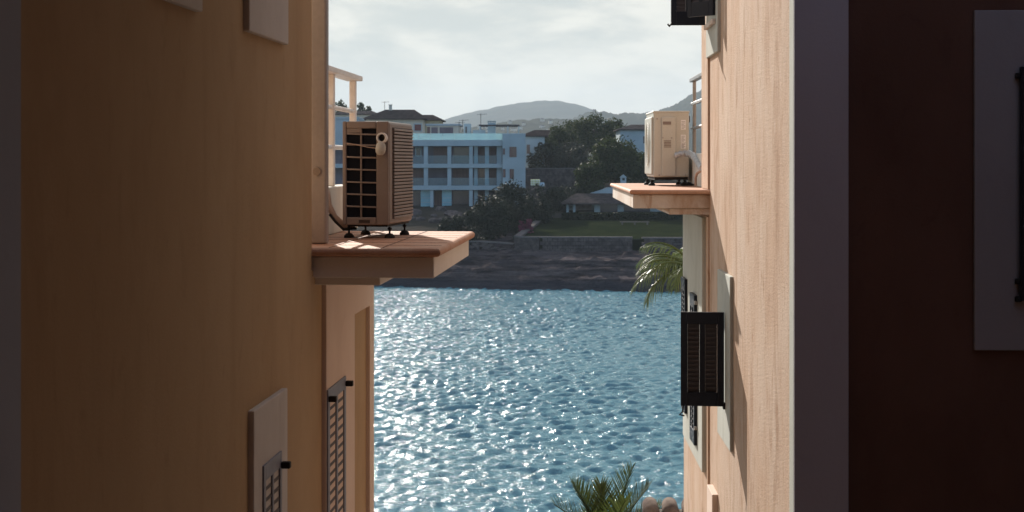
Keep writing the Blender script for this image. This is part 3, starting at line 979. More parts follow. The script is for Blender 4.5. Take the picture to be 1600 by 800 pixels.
# --- cream unit on the right ledge: service side towards us
vB = 14.45
uB0, zB1 = Ruv(1021, 175, vB)
uB1, zB0 = Ruv(1077, 277, vB)
Wd, Hh, Ln = uB1 - uB0, zB1 - zB0, 0.80
sx = uB0 * math.cos(thR) + vB * math.sin(thR); sy = -uB0 * math.sin(thR) + vB * math.cos(thR)
fh = zB0 - RZ0
A2 = empty('air_conditioner', (sx, sy, CAMZ + RZ0 + 0.0015), -thR + R(1.0), 'cream outdoor air conditioner with foil wrapped pipe on the right ledge', 'air conditioner')
b = MB()
b.box(0.0, Wd, 0.0, Ln, fh, fh + Hh)
b.build('casing', M['casing'], A2, 0.016, 3)
b = MB()
b.box(-0.006, Wd + 0.006, -0.006, Ln + 0.006, fh + Hh - 0.012, fh + Hh + 0.010)
b.build('lid', M['casing'], A2, 0.009, 3)
cx = lambda X: Wd * (X - 1135) / 265.0
cz = lambda Y: fh + Hh * (640 - Y) / 470.0
b = MB()
b.box(cx(1196), cx(1298), -0.020, -0.001, cz(632), cz(208))
cov = b.build('service_cover', M['casing'], A2, 0.006, 3)
b = MB()
for i in range(5):
    z = cz(426 - i * 11)
    b.box(cx(1212), cx(1264), -0.023, -0.0205, z, z + 0.008)
b.build('louvre', M['casing_brown'], cov)
b = MB()
b.box(cx(1204), cx(1264), -0.024, -0.0205, cz(262), cz(240))
b.build('finger_grip', M['casing_brown'], cov)
for X, Y, e in ((1203, 357, -0.0205), (1268, 357, -0.0205), (1178, 625, 0.0), (1372, 625, 0.0), (1163, 220, 0.0)):
    b = MB()
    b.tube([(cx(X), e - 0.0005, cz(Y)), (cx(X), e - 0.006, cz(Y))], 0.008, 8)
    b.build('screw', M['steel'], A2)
for k_, (ya, yb) in enumerate(((298, 228), (388, 335), (434, 392))):
    b = MB()
    b.box(cx(1338), cx(1374), -0.003, -0.0005, cz(ya), cz(yb))
    o = b.build('sticker', M['sticker'], A2)
    b = MB()
    for i in range(6):
        z = cz(ya) + (cz(yb) - cz(ya)) * (0.1 + 0.14 * i)
        b.box(cx(1342), cx(1342 + (28 if i % 3 else 18)), -0.0042, -0.0032, z, z + 0.004)
    b.build('printed_lines', M['ink'], o)
b = MB()
b.box(-0.020, -0.001, 0.022, Ln - 0.02, fh + 0.028, fh + Hh - 0.05)
fp = b.build('front_panel', M['casing'], A2, 0.008, 3)
b = MB()
yc, zc_ = Ln * 0.42, fh + Hh * 0.5
for i in range(8):
    r_ = 0.03 + 0.028 * i
    b.tube([(-0.030, yc + r_ * math.cos(a * 0.2618), zc_ + r_ * math.sin(a * 0.2618)) for a in range(25)], 0.003, 5, False)
for a in range(6):
    b.bar((-0.030, yc + 0.02 * math.cos(a), zc_ + 0.02 * math.sin(a)), (-0.026, yc + 0.24 * math.cos(a), zc_ + 0.24 * math.sin(a)), 0.006, 0.006)
b.build('fan_grille', M['casing'], fp)
b = MB()
b.box(0.015, Wd - 0.01, 0.02, Ln - 0.03, fh - 0.028, fh - 0.001)
b.build('base_pan', M['rubber'], A2)
b = MB()
b.box(Wd - 0.012, Wd + 0.012, 0.03, 0.10, fh + Hh * 0.84, fh + Hh * 0.94)
b.build('handle', M['rubber'], A2, 0.008)
for (x, y) in ((-0.005, 0.12), (Wd - 0.03, 0.12), (-0.005, Ln - 0.15), (Wd - 0.03, Ln - 0.15)):
    foot(A2, None, None, x, y, fh - 0.028, 0.0)
b = MB()
zl = lambda py, v: -(py - HOR) / F * v - RZ0
fpts = [(cx(1300), -0.035, zl(243, 14.4)), (cx(1335), -0.075, zl(240.5, 14.35)), (cx(1380), -0.12, zl(239.5, 14.3)), (Wd + 0.004, -0.30, zl(244, 14.12)),
        (Wd + 0.010, -0.50, zl(251, 13.92)), (Wd + 0.014, -0.68, zl(258, 13.74)), (Wd + 0.016, -0.84, zl(262.5, 13.58)), (Wd + 0.020, -0.98, zl(263, 13.44))]
fv = [Vector(p) for p in fpts]
dense, rad = [], []
for a, c in zip(fv, fv[1:]):
    for i in range(5):
        dense.append(a.lerp(c, i / 5)); rad.append(0.030 + 0.005 * math.sin(len(rad) * 1.9) + 0.003 * math.sin(len(rad) * 4.1))
b.tube(dense, rad, 12)
b.build('foil_pipe', M['foil'], A2)
b = MB()
b.tube([(Wd + 0.012, -0.92, zl(266, 13.5)), (Wd - 0.02, -0.80, zl(271, 13.6)), (Wd - 0.03, -0.76, zl(278, 13.65)), (Wd - 0.028, -0.76, 0.014)], 0.013, 10)
b.build('drain_hose', M['hose'], A2)
b = MB()
rg = random.Random(2)
for i in range(7):
    x = cx(1360 + rg.random() * 40)
    y = -0.10 - rg.random() * 0.06
    b.tube([(x - 0.05, y, 0.012), (x - 0.02, y + 0.02, 0.02 + 0.03 * rg.random()), (x + 0.02, y - 0.01, 0.015), (x + 0.05, y + 0.01, 0.012)], 0.007, 6)
b.build('cable', M['rubber'], A2)


# ------------------------------------------------------------------ vegetation
def crown_mesh(seed, rx, ry, rz, n_clump, per, leaf, zc, squash=0.0, low=0.0):
    rg = random.Random(seed)
    V, Fc = [], []
    cl = []
    for i in range(n_clump):
        while True:
            a = Vector((rg.uniform(-1, 1), rg.uniform(-1, 1), rg.uniform(-1 + low, 1)))
            if 0.25 < a.length < 1: break
        a = a.normalized() * (a.length ** 0.4)
        k = 0.80 + 0.35 * noise.noise((a.x * 1.7 + seed, a.y * 1.7, a.z * 1.7))
        cl.append((Vector((a.x * rx * k, a.y * ry * k, a.z * rz * k)), (0.20 + 0.16 * rg.random())))
    for c, s in cl:
        r = s * min(rx, rz) * 1.25
        for j in range(per):
            d = Vector((rg.gauss(0, 1), rg.gauss(0, 1), rg.gauss(0, 0.75)))
            d = d.normalized() * (r * rg.random() ** 0.45)
            p = c + d
            nrm = (d.normalized() * 0.6 + Vector((rg.gauss(0, .6), rg.gauss(0, .6), rg.gauss(0, .6) + 0.4))).normalized()
            t = nrm.orthogonal().normalized()
            t = (Matrix.Rotation(rg.random() * 6.28, 3, nrm) @ t)
            b = nrm.cross(t)
            L = leaf * rg.uniform(0.6, 1.3)
            k = len(V)
            V += [p - t * L * 0.6, p + b * L * 0.28, p + t * L * 0.6, p - b * L * 0.28]
            Fc.append((k, k + 1, k + 2, k + 3))
    V = [tuple(v + Vector((0, 0, zc))) for v in V]
    return V, Fc


def tree(name, px, py_top, d, half_px, zbase, matk, label, cat, seed, depth=0.8, leaf=0.42, n_clump=60, per=75, low=0.15, trunk=True, group=None, crown_frac=0.75):
    """tree whose crown top shows at (px, py_top) at distance d; half_px its half width there"""
    top = at(px, py_top, d)
    rx = half_px / F * d
    H = top.z - zbase
    rz = H * crown_frac / 2
    root = empty(name, (top.x, d, zbase), 0, label, cat, group)
    V, Fc = crown_mesh(seed, rx, rx * depth, rz, n_clump, per, leaf, H - rz)
    mb = MB(); mb.add(V, Fc)
    mb.build('crown', M[matk], root)
    if trunk:
        t = MB()
        rg = random.Random(seed)
        r0 = 0.10 + 0.022 * H
        t.tube([(0, 0, -0.6), (0.1, 0, H * 0.2), (-0.12, 0.05, H * 0.42), (0.05, 0, H * 0.8)], [r0 * 1.25, r0, r0 * 0.8, r0 * 0.25], 9)
        for i in range(6):
            a = i * 1.05 + rg.random()
            z = H * (0.32 + 0.07 * i)
            t.tube([(0, 0, z), (math.cos(a) * rx * 0.35, math.sin(a) * rx * 0.3, z + rz * 0.3), (math.cos(a) * rx * 0.72, math.sin(a) * rx * 0.6, z + rz * 0.62)], [r0 * 0.5, r0 * 0.3, r0 * 0.1], 6)
        t.build('trunk', M['bark'], root)
    return root


gp = 'pines on the rise across the water'
tree('pine_tree', 928, 180, 232, 40, 11.2, 'pine', 'tallest dark pine on the rise, below the hilltop tower', 'tree', 11, n_clump=80, group=gp)
tree('pine_tree', 876, 193, 226, 36, 10.8, 'pine', 'broad sunlit pine on the left slope of the pine stand', 'tree', 12, n_clump=70, group=gp)
tree('pine_tree', 966, 184, 240, 27, 11.3, 'pine', 'rounded pine at the right of the stand, left of the white house', 'tree', 13, n_clump=55, group=gp)
tree('pine_tree', 900, 186, 245, 24, 11.3, 'pine', 'pine crown showing between the tallest and the broad pine', 'tree', 14, n_clump=50, group=gp)
tree('pine_tree', 994, 188, 252, 10, 11.3, 'pine', 'small pine top behind the roof of the white house', 'tree', 15, n_clump=26, group=gp)
tree('pine_tree', 845, 203, 222, 22, 10.6, 'pine', 'low pine beside the end of the pale blue house', 'tree', 16, n_clump=46, group=gp)
tree('pine_tree', 962, 213, 192, 44, 8.6, 'pine', 'big rounded green pine in front of the white house', 'tree', 17, n_clump=95, per=85, crown_frac=0.85, group=gp)
tree('pine_tree', 924, 250, 188, 24, 7.6, 'pine', 'lower rounded pine leaning left of the big green pine', 'tree', 18, n_clump=56, crown_frac=0.9, group=gp)
tree('pine_tree', 1006, 236, 196, 30, 8.6, 'pine', 'dark pine half hidden by the cream air conditioner', 'tree', 24, n_clump=60, crown_frac=0.85, group=gp)
gs = 'grey green shrubs on the slope'
tree('olive_tree', 858, 222, 205, 36, 7.8, 'olive_bush', 'grey olive right of the white apartment block', 'tree', 21, n_clump=70, group=gs, crown_frac=0.9)
tree('olive_tree', 888, 217, 210, 30, 7.8, 'olive_bush', 'taller grey olive behind the long slope wall', 'tree', 22, n_clump=60, group=gs, crown_frac=0.9)
tree('olive_tree', 905, 226, 202, 24, 7.6, 'olive_bush', 'grey olive squeezed against the big green pine', 'tree', 23, n_clump=50, group=gs, crown_frac=0.9)
gb = 'dark bushes on the bank'
tree('bush', 797, 281, 166, 33, 4.3, 'dark_bush', 'tallest dark bush in front of the apartment block corner', 'bush', 31, leaf=0.3, n_clump=85, crown_frac=1.0, trunk=False, group=gb)
tree('bush', 768, 303, 160, 34, 3.8, 'dark_bush', 'wide dark bush beside the lawn wall corner', 'bush', 32, leaf=0.3, n_clump=85, crown_frac=1.0, trunk=False, group=gb)
tree('bush', 735, 326, 158, 26, 3.6, 'dark_bush', 'low dark bush behind the tip of the left ledge', 'bush', 33, leaf=0.28, n_clump=60, crown_frac=1.0, trunk=False, group=gb)
tree('bush', 700, 342, 158, 20, 3.8, 'dark_bush', 'smallest dark bush below the building rubble', 'bush', 37, leaf=0.28, n_clump=44, crown_frac=1.0, trunk=False, group=gb)
tree('bush', 838, 292, 172, 27, 4.4, 'dark_bush', 'dark bush between the yellow tank and the lawn', 'bush', 34, leaf=0.3, n_clump=70, crown_frac=1.0, trunk=False, group=gb)
tree('bush', 866, 287, 184, 30, 5.0, 'dark_bush', 'dark bush above the left end of the villa roof', 'bush', 35, leaf=0.3, n_clump=70, crown_frac=1.0, trunk=False, group=gb)
tree('bush', 906, 280, 189, 28, 5.5, 'dark_bush', 'dark bush right behind the villa roof', 'bush', 36, leaf=0.3, n_clump=60, crown_frac=1.0, trunk=False, group=gb)
tree('bush', 822, 338, 161, 12, 3.8, 'flower', 'small pinkish flowering bush at the lawn corner', 'bush', 38, leaf=0.2, n_clump=30, crown_frac=1.0, trunk=False)
gl = 'trees beyond the far roofs'
tree('broadleaf_tree', 566, 156, 300, 18, 12, 'pine', 'green tree behind the roofs, touching the pink railing post', 'tree', 41, n_clump=40, leaf=0.6, group=gl)
tree('broadleaf_tree', 533, 157, 305, 18, 12, 'pine', 'green tree behind the roofs, between the two railing posts', 'tree', 42, n_clump=40, leaf=0.6, group=gl)
tree('broadleaf_tree', 505, 165, 305, 18, 12, 'pine', 'green tree behind the roofs, behind the white railing post', 'tree', 43, n_clump=40, leaf=0.6, group=gl)

# clipped hedge in front of the villa
he = empty('hedge', (11.8, 176.2, 5.6), 0, 'long dark clipped hedge between the lawn and the villa', 'hedge')
rg = random.Random(5)
V, Fc = [], []
for i in range(9000):
    p = Vector((rg.uniform(-5.6, 10), rg.uniform(-0.7, 0.7), rg.uniform(0, 1.0 + 0.12 * noise.noise((i * 0.37, 0, 0)))))
    nrm = Vector((rg.gauss(0, 1), rg.gauss(-0.4, 1), rg.gauss(0.3, 1))).normalized()
    t_ = nrm.orthogonal().normalized(); b_ = nrm.cross(t_)
    L = 0.17
    k = len(V)
    V += [tuple(p - t_ * L), tuple(p + b_ * L * .6), tuple(p + t_ * L), tuple(p - b_ * L * .6)]
    Fc.append((k, k + 1, k + 2, k + 3))
mb = MB(); mb.add(V, Fc); mb.build('foliage', M['hedge'], he)


def frond(mb, base, ang, elev, length, droop, nl, lw, ll, rg, vshape=0.5, hang=0.4, mbr=None):
    """one feather leaf: returns nothing, adds leaflets to mb and the rib to mbr"""
    pts = []
    p = Vector(base); e = elev
    steps = 14
    for i in range(steps + 1):
        pts.append(p.copy())
        d = Vector((math.cos(ang) * math.cos(e), math.sin(ang) * math.cos(e), math.sin(e)))
        p = p + d * (length / steps)
        e -= droop / steps * (0.4 + 1.2 * i / steps)
    (mbr or mb).tube(pts, [0.022 * (1 - 0.85 * i / steps) + 0.003 for i in range(steps + 1)], 5, False)
    side = Vector((-math.sin(ang), math.cos(ang), 0))
    for k in range(nl):
        u = 0.10 + 0.90 * k / (nl - 1)
        f = u * steps
        i = min(int(f), steps - 1)
        q = pts[i].lerp(pts[i + 1], f - i)
        dr = (pts[i + 1] - pts[i]).normalized()
        upv = side.cross(dr) * -1
        if upv.z < 0: upv = -upv
        L = ll * (0.45 + 0.9 * math.sin(math.pi * min(1, u * 0.85 + 0.12))) * rg.uniform(0.85, 1.1)
        for s in (-1, 1):
            d = (dr * (0.55 + 0.5 * u) + side * s * (1.0 - 0.5 * u) + upv * vshape + Vector((0, 0, -hang * 0.4)) + Vector((rg.gauss(0, .08), rg.gauss(0, .08), rg.gauss(0, .08)))).normalized()
            q1 = q + d * L * 0.5
            q2 = q1 + (d + Vector((0, 0, -hang))).normalized() * L * 0.5
            wv = d.cross(upv)
            wv = (wv.normalized() if wv.length > 1e-4 else side) * lw
            mb.add([q - wv * .5, q + wv * .5, q1 + wv * .55, q1 - wv * .55, q2], [(0, 1, 2, 3), (3, 2, 4)])


def palm(name, px, py, d, zbase, nf, length, label, seed, matk, elev=(0.0, 1.3), droop=1.6, ll=0.5, lw=0.03, vshape=0.4, hang=0.7, nl=46, angs=None):
    c = at(px, py, d)
    root = empty(name, (c.x, d, zbase), 0, label, 'palm tree')
    H = c.z - zbase
    rg = random.Random(seed)
    t = MB()
    t.tube([(0.12, 0, -0.4), (0.05, 0, H * 0.4), (0, 0, H * 0.8), (0, 0, H)], [0.19, 0.14, 0.13, 0.10], 12)
    t.build('trunk', M['bark'], root)
    for i in range(nf):
        mb = MB()
        a = (angs[i] if angs and i < len(angs) else (i * 2.39996 + rg.uniform(-.2, .2), elev[0] + (elev[1] - elev[0]) * ((i * 0.618) % 1.0)))
        frond(mb, (0, 0, H), a[0], a[1], length * rg.uniform(0.85, 1.12), droop * rg.uniform(0.8, 1.2), nl, lw, ll, rg, vshape, hang)
        mb.build('frond', M[matk], root)
    return root


palm('palm_tree', 1088, 426, 19.5, 5.6, 14, 0.96, 'drooping palm showing beside the end of the peach wall', 3, 'palm_leaf', (0.1, 1.15), 1.6, 0.32, 0.014, 0.1, 1.4, 24,
     angs=[(3.0, 1.05), (3.3, 0.35), (2.8, 0.7), (3.6, 0.15)])
palm('palm_tree', 948, 856, 19.5, 3.0, 22, 1.02, 'stiff upright palm crown rising in front of the water', 4, 'fan_leaf', (-0.3, 0.45), 0.25, 0.31, 0.015, 0.55, 0.0, 40,
     angs=[(3.1, 0.30), (3.25, 0.78), (2.7, 1.12), (1.7, 1.15), (0.7, 1.2), (0.35, 0.98), (0.15, 0.70), (-0.1, 0.48), (5.0, 0.95), (3.5, 0.18), (4.3, 0.75), (5.8, 0.75), (2.2, 0.9)])


# ------------------------------------------------------------------ far shore buildings
def pxm(d):
    return d / F


# -- modern white apartment block
D = 190.0
AB = empty('apartment_block', (at(700, 325, D).x, D, at(700, 326, D).z), 0, 'white modern apartment block with open balconies and a glass roof rail', 'building')
oa = tuple(AB.location)
X = lambda px, dd=0.0: (px - 800) / F * D
Zp = lambda py: CAMZ - (py - HOR) / F * D
x0, xm, x1 = X(500), X(736), X(785)
w = MB(oa)
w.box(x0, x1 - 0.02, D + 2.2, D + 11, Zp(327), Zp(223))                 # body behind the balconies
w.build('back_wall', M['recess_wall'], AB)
w = MB(oa)
for (a, b) in ((228.2, 220), (262.4, 256), (297, 290.2)):
    w.box(x0, x1 - 0.02, D, D + 2.3, Zp(a), Zp(b))
w.box(x0, x1 - 0.02, D + 2.3, D + 11.2, Zp(222.8), Zp(219.8))
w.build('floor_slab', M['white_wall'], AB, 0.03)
w = MB(oa)
w.box(x1, X(821), D - 0.5, D + 11.4, Zp(332), Zp(208.5))
w.build('stair_tower', M['white_wall'], AB, 0.03)
for (a, b) in ((560, 565), (600, 606), (662, 668.5), (699, 705), (733, 738.5)):
    for (yt, yb) in ((228.4, 255.9), (262.6, 290)):
        k = MB(oa); k.box(X(a), X(b), D + 0.15, D + 0.75, Zp(yb), Zp(yt)); k.build('column', M['white_wall'], AB)
for (a, b) in ((560, 565), (672, 677), (733, 738.5)):
    k = MB(oa); k.box(X(a), X(b), D + 0.15, D + 0.75, Zp(327), Zp(297.2)); k.build('column', M['white_wall'], AB)
for (a, b) in ((740.5, 746), (757.5, 763.5), (776, 784)):
    for (yt, yb) in ((228.4, 255.9), (262.6, 290), (297.2, 327)):
        k = MB(oa); k.box(X(a), X(b), D + 0.9, D + 2.1, Zp(yb), Zp(yt)); k.build('column', M['white_wall'], AB)
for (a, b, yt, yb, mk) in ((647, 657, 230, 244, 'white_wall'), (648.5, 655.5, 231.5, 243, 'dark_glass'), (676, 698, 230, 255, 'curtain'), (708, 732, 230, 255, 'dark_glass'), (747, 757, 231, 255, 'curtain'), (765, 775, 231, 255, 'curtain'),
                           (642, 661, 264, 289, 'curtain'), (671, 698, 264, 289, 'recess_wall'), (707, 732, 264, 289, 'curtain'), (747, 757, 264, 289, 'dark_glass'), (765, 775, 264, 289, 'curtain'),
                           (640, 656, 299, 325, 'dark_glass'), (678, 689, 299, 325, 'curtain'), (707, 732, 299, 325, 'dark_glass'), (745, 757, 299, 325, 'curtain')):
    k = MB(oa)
    e = 0.02 if mk == 'dark_glass' and a == 648.5 else 0.0
    k.box(X(a), X(b), D + 2.12 - e, D + 2.195 - e, Zp(yb), Zp(yt))
    k.build('window', M[mk], AB)
for (a, b) in ((656.5, 672), (690, 705)):
    k = MB(oa); k.box(X(a), X(b), D + 1.2, D + 1.26, Zp(324), Zp(297.3)); o = k.build('glass_door', M['teal_pane'], AB)
    k = MB(oa)
    for yy in (310, 317):
        k.box(X(a), X(b), D + 1.16, D + 1.198, Zp(yy), Zp(yy - 0.7))
    k.build('door_bar', M['white_wall'], o)
for (a, b, yt, yb) in ((796, 807, 229.5, 245.5), (784.5 + 1.5, 789, 232, 241.5), (796.5, 803, 264, 279), (786, 790, 264, 277)):
    k = MB(oa); k.box(X(a), X(b), D - 0.56, D - 0.503, Zp(yb), Zp(yt)); o = k.build('window', M['dark_glass'], AB)
    k = MB(oa); k.box(X(a) , X(a) + 0.25, D - 0.60, D - 0.561, Zp(yb), Zp(yt)); k.build('window_frame', M['curtain'], o)
for (yt, yb) in ((243, 255.9), (278, 290)):
    for (a, b) in ((606.5, 661.5), (669, 698.5), (705.5, 732.5), (739, 775.5)):
        k = MB(oa); k.box(X(a), X(b), D + 0.05, D + 0.08, Zp(yb), Zp(yt)); k.build('balustrade', M['glass'], AB)
for i in range(10):
    a = 598 + i * 18.8
    k = MB(oa); k.box(X(a), X(min(a + 18.2, 785)), D + 0.06, D + 0.09, Zp(219.6), Zp(208.4)); k.build('balustrade', M['frost'], AB)
k = MB(oa); k.box(X(598), X(785), D + 0.02, D + 0.13, Zp(219.75), Zp(218.6)); k.build('balustrade_shoe', M['white_wall'], AB)
# roof level
k = MB(oa); k.box(X(722), X(733), D + 7, D + 10.5, Zp(219), Zp(191)); k.build('roof_block', M['white_wall'], AB)
k = MB(oa); k.box(X(724.5), X(727), D + 6.94, D + 6.998, Zp(206), Zp(196)); k.build('window', M['dark_glass'], AB)
k = MB(oa); k.box(X(737), X(757), D + 6, D + 9.5, Zp(219), Zp(201.5)); k.build('roof_block', M['white_wall'], AB)
k = MB(oa); k.box(X(761), X(773.5), D + 6, D + 8, Zp(219), Zp(190)); ch = k.build('chimney', M['white_wall'], AB)
k = MB(oa)
for a in (761, 765, 769, 772.2):
    k.box(X(a), X(a + 1.3), D + 6, D + 8, Zp(189.9), Zp(187.8))
k.box(X(760.5), X(774), D + 5.9, D + 8.1, Zp(187.7), Zp(186.8))
k.build('chimney_cap', M['white_wall'], ch)
k = MB(oa)
k.box(X(747), X(812), D + 5, D + 5.3, Zp(195.6), Zp(193.2)); k.box(X(747), X(812), D + 9.3, D + 9.6, Zp(195.6), Zp(193.2))
for i in range(9):
    a = 748 + i * 7.8
    k.box(X(a), X(a + 1), D + 5.3, D + 9.3, Zp(195.2), Zp(193.6))
pg = k.build('pergola', M['dark_beam'], AB)
k = MB(oa)
for a in (748, 792.5, 810):
    for y in (5.05, 9.35):
        k.box(X(a), X(a + 1.6), D + y, D + y + 0.18, Zp(219), Zp(195.7))
k.build('pergola_post', M['white_wall'], pg)


def antenna(parent, off, x, y, z0, h, s=1.0, mat='wire'):
    k = MB(off)
    k.tube([(x, y, z0), (x, y, z0 + h)], 0.045, 6)
    k.bar((x - 0.5 * s, y, z0 + h * 0.92), (x + 0.8 * s, y, z0 + h * 0.97), 0.04, 0.04)
    for i in range(5):
        xx = x - 0.45 * s + i * 0.3 * s
        k.bar((xx, y - 0.3, z0 + h * 0.925 + i * 0.012 * h / 2), (xx, y + 0.3, z0 + h * 0.925 + i * 0.012 * h / 2), 0.03, 0.03)
        k.bar((xx, y, z0 + h * 0.90), (xx, y, z0 + h * 0.99), 0.03, 0.03)
    k.build('antenna', M[mat], parent)


antenna(AB, oa, X(749.5), D + 7, Zp(201.5), 2.3)
antenna(AB, oa, X(719), D + 10, Zp(210), 2.3)
antenna(AB, oa, X(713), D + 10, Zp(206), 1.6)


def house(name, label, d, px0, px1, py_eave, py_ridge, py_base, depth, wall, roof, hip=0.35, ridge=None, over=0.4, windows=(), chim=(), flat=False):
    zx = lambda py: CAMZ - (py - HOR) / F * d
    hx = lambda px: (px - 800) / F * d
    root = empty(name, (hx((px0 + px1) / 2), d, zx(py_base)), 0, label, 'house')
    of = tuple(root.location)
    w = MB(of); w.box(hx(px0), hx(px1), d, d + depth, zx(py_base), zx(py_eave)); w.build('wall', M[wall], root, 0.02)
    if flat:
        w = MB(of); w.box(hx(px0) - over, hx(px1) + over, d - over, d + depth + over, zx(py_eave) + 0.003, zx(py_ridge)); w.build('roof', M[roof], root, 0.02)
    else:
        a, b = hx(px0) - over, hx(px1) + over
        c, e = d - over, d + depth + over
        z0, z1 = zx(py_eave) + 0.01, zx(py_ridge)
        ra, rb = (hx(ridge[0]), hx(ridge[1])) if ridge else (a + (b - a) * hip, b - (b - a) * hip)
        m_ = (c + e) / 2
        w = MB(of)
        t = 0.16
        w.add([(a, c, z0), (b, c, z0), (b, e, z0), (a, e, z0), (ra, m_, z1), (rb, m_, z1), (a, c, z0 - t), (b, c, z0 - t), (b, e, z0 - t), (a, e, z0 - t)],
              [(0, 1, 5, 4), (1, 2, 5), (2, 3, 4, 5), (3, 0, 4), (6, 7, 1, 0), (7, 8, 2, 1), (8, 9, 3, 2), (9, 6, 0, 3), (9, 8, 7, 6)])
        ro = w.build('roof', M[roof], root)
    for (a, b, yt, yb, mk, frame_) in windows:
        if frame_:
            k = MB(of); k.box(hx(a) - 0.18, hx(b) + 0.18, d - 0.05, d - 0.002, zx(yb) - 0.18, zx(yt) + 0.18)
            fr = k.build('window', M['white_wall'], root)
            k = MB(of); k.box(hx(a), hx(b), d - 0.11, d - 0.051, zx(yb), zx(yt)); k.build('pane', M[mk], fr)
        else:
            k = MB(of); k.box(hx(a), hx(b), d - 0.06, d - 0.002, zx(yb), zx(yt)); k.build('window', M[mk], root)
    for (px, w_, yt, yb, dy) in chim:
        k = MB(of)
        k.box(hx(px) - w_ / 2, hx(px) + w_ / 2, d + dy, d + dy + w_, zx(yb), zx(yt))
        k.box(hx(px) - w_ * .65, hx(px) + w_ * .65, d + dy - w_ * .15, d + dy + w_ * 1.15, zx(yt) + 0.01, zx(yt) + 0.12)
        k.build('chimney', M[wall], root)
    return root, of


hr, of = house('tiled_house', 'cream house with hipped dark tile roof behind the brown air conditioner', 240, 572, 661, 185.5, 169.5, 235, 11, 'cream_wall', 'roof_brown', ridge=(598, 644), over=0.7,
               windows=((648, 658, 194.5, 204, 'red_shutter', True), (631, 637, 193.5, 207, 'dark_glass', False)), chim=((606, 0.5, 162.5, 175, 5),))
antenna(hr, of, (596 - 800) / F * 240, 246, CAMZ - (172 - HOR) / F * 240, 1.7, 1.0)
house('tiled_house', 'low yellow house with tiled roof right of the hipped roof', 246, 656, 688, 187, 178, 235, 10, 'yellow_wall', 'roof_brown', ridge=(656, 674), over=0.5)
house('terrace_house', 'grey sunless house under the trees left of the hipped roof', 262, 520, 588, 178, 172, 235, 9, 'cream_wall', 'roof_pale', ridge=(540, 578))
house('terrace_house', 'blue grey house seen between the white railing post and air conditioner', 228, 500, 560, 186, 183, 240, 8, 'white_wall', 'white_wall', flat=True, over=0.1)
house('flat_roof_house', 'pale flat roofed house with shaded openings behind the glass roof rail', 222, 667, 718, 196.5, 193.5, 240, 9, 'cream_wall', 'white_wall', flat=True, over=0.2,
      windows=((667.5, 672, 198.5, 212, 'curtain', False), (674, 684, 199, 212, 'recess_wall', False), (687, 708, 199, 212, 'recess_wall', False)))
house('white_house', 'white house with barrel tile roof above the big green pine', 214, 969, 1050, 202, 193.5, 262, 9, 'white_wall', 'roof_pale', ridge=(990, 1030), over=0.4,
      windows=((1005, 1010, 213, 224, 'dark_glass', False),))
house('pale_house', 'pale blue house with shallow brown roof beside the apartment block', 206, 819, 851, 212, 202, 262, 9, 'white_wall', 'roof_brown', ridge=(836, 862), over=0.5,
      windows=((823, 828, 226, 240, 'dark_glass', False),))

# -- villa above the lawn
D = 180.0
VZ = lambda py: CAMZ - (py - HOR) / F * D
VL = empty('villa', (X(950), D, VZ(345)), 0, 'low villa with barrel tile roof and wide glazed openings above the lawn', 'house')
ov = tuple(VL.location)
X = lambda px: (px - 800) / F * D
w = MB(ov)
w.box(X(929), X(1085), D + 0.4, D + 8, VZ(346), VZ(317.5))
w.box(X(886), X(928.9), D + 3.4, D + 8, VZ(346), VZ(317.5))
w.build('wall', M['white_wall'], VL)
w = MB(ov)
w.box(X(901), X(927), D + 3.3, D + 3.395, VZ(342), VZ(319))
w.build('glazing', M['interior'], VL)
for (a, b, yt, yb) in ((938, 965, 319.5, 339), (975, 1016, 320, 340)):
    k = MB(ov); k.box(X(a), X(b), D + 0.3, D + 0.395, VZ(yb), VZ(yt)); k.build('window', M['dark_glass'], VL)
for a in (885, 895.5):
    k = MB(ov); k.box(X(a), X(a + 3.6), D - 0.2, D + 0.2, VZ(346), VZ(317.6)); k.build('column', M['white_wall'], VL)
w = MB(ov)
zr0, zr1 = VZ(317.2), VZ(303.5)
w.add([(X(877), D - 1.1, zr0), (X(1090), D - 1.1, zr0), (X(1090), D + 5, zr1), (X(903), D + 5, zr1), (X(877), D + 9, zr0), (X(877), D - 1.1, zr0 - .15), (X(1090), D - 1.1, zr0 - .15), (X(1090), D + 5, zr1 - .4), (X(1090), D + 9, zr0)],
      [(0, 1, 2, 3), (0, 3, 4), (5, 6, 1, 0), (3, 2, 8, 4)])
w.build('roof', M['roof_pale'], VL)
w = MB(ov)
w.prism([(X(924), VZ(304.5)), (X(1000), VZ(304.5)), (X(1000), VZ(294)), (X(955), VZ(294.5))], 'y', D + 5.4, D + 9)
w.build('upper_roof', M['white_wall'], VL)
w = MB(ov)
w.box(X(975.8), X(985), D + 6.5, D + 7.2, VZ(304), VZ(278.5))
ch = w.build('chimney', M['white_wall'], VL)
w = MB(ov)
w.prism([(X(974.5), VZ(278.3)), (X(986.3), VZ(278.3)), (X(980.4), VZ(273.3))], 'y', D + 6.35, D + 7.35)
w.build('chimney_cap', M['white_wall'], ch)
w = MB(ov)
w.box(X(978.5), X(982.5), D + 6.47, D + 6.497, VZ(283), VZ(279.2))
w.build('chimney_opening', M['dark_glass'], ch)

# garden bench/ledge on the lawn
k = MB((14.2, 170.0, 5.4))
k.box(12.9, 16.4, 169.7, 170.3, 5.72, 5.80)
for a in (13.1, 14.6, 16.1):
    k.box(a, a + 0.15, 169.75, 170.25, 5.35, 5.718)
o = k.build('garden_bench', M['coping']); o.location = (14.2, 170.0, 5.4)
tag(o, 'low pale stone bench on the dark lawn before the hedge', 'bench')


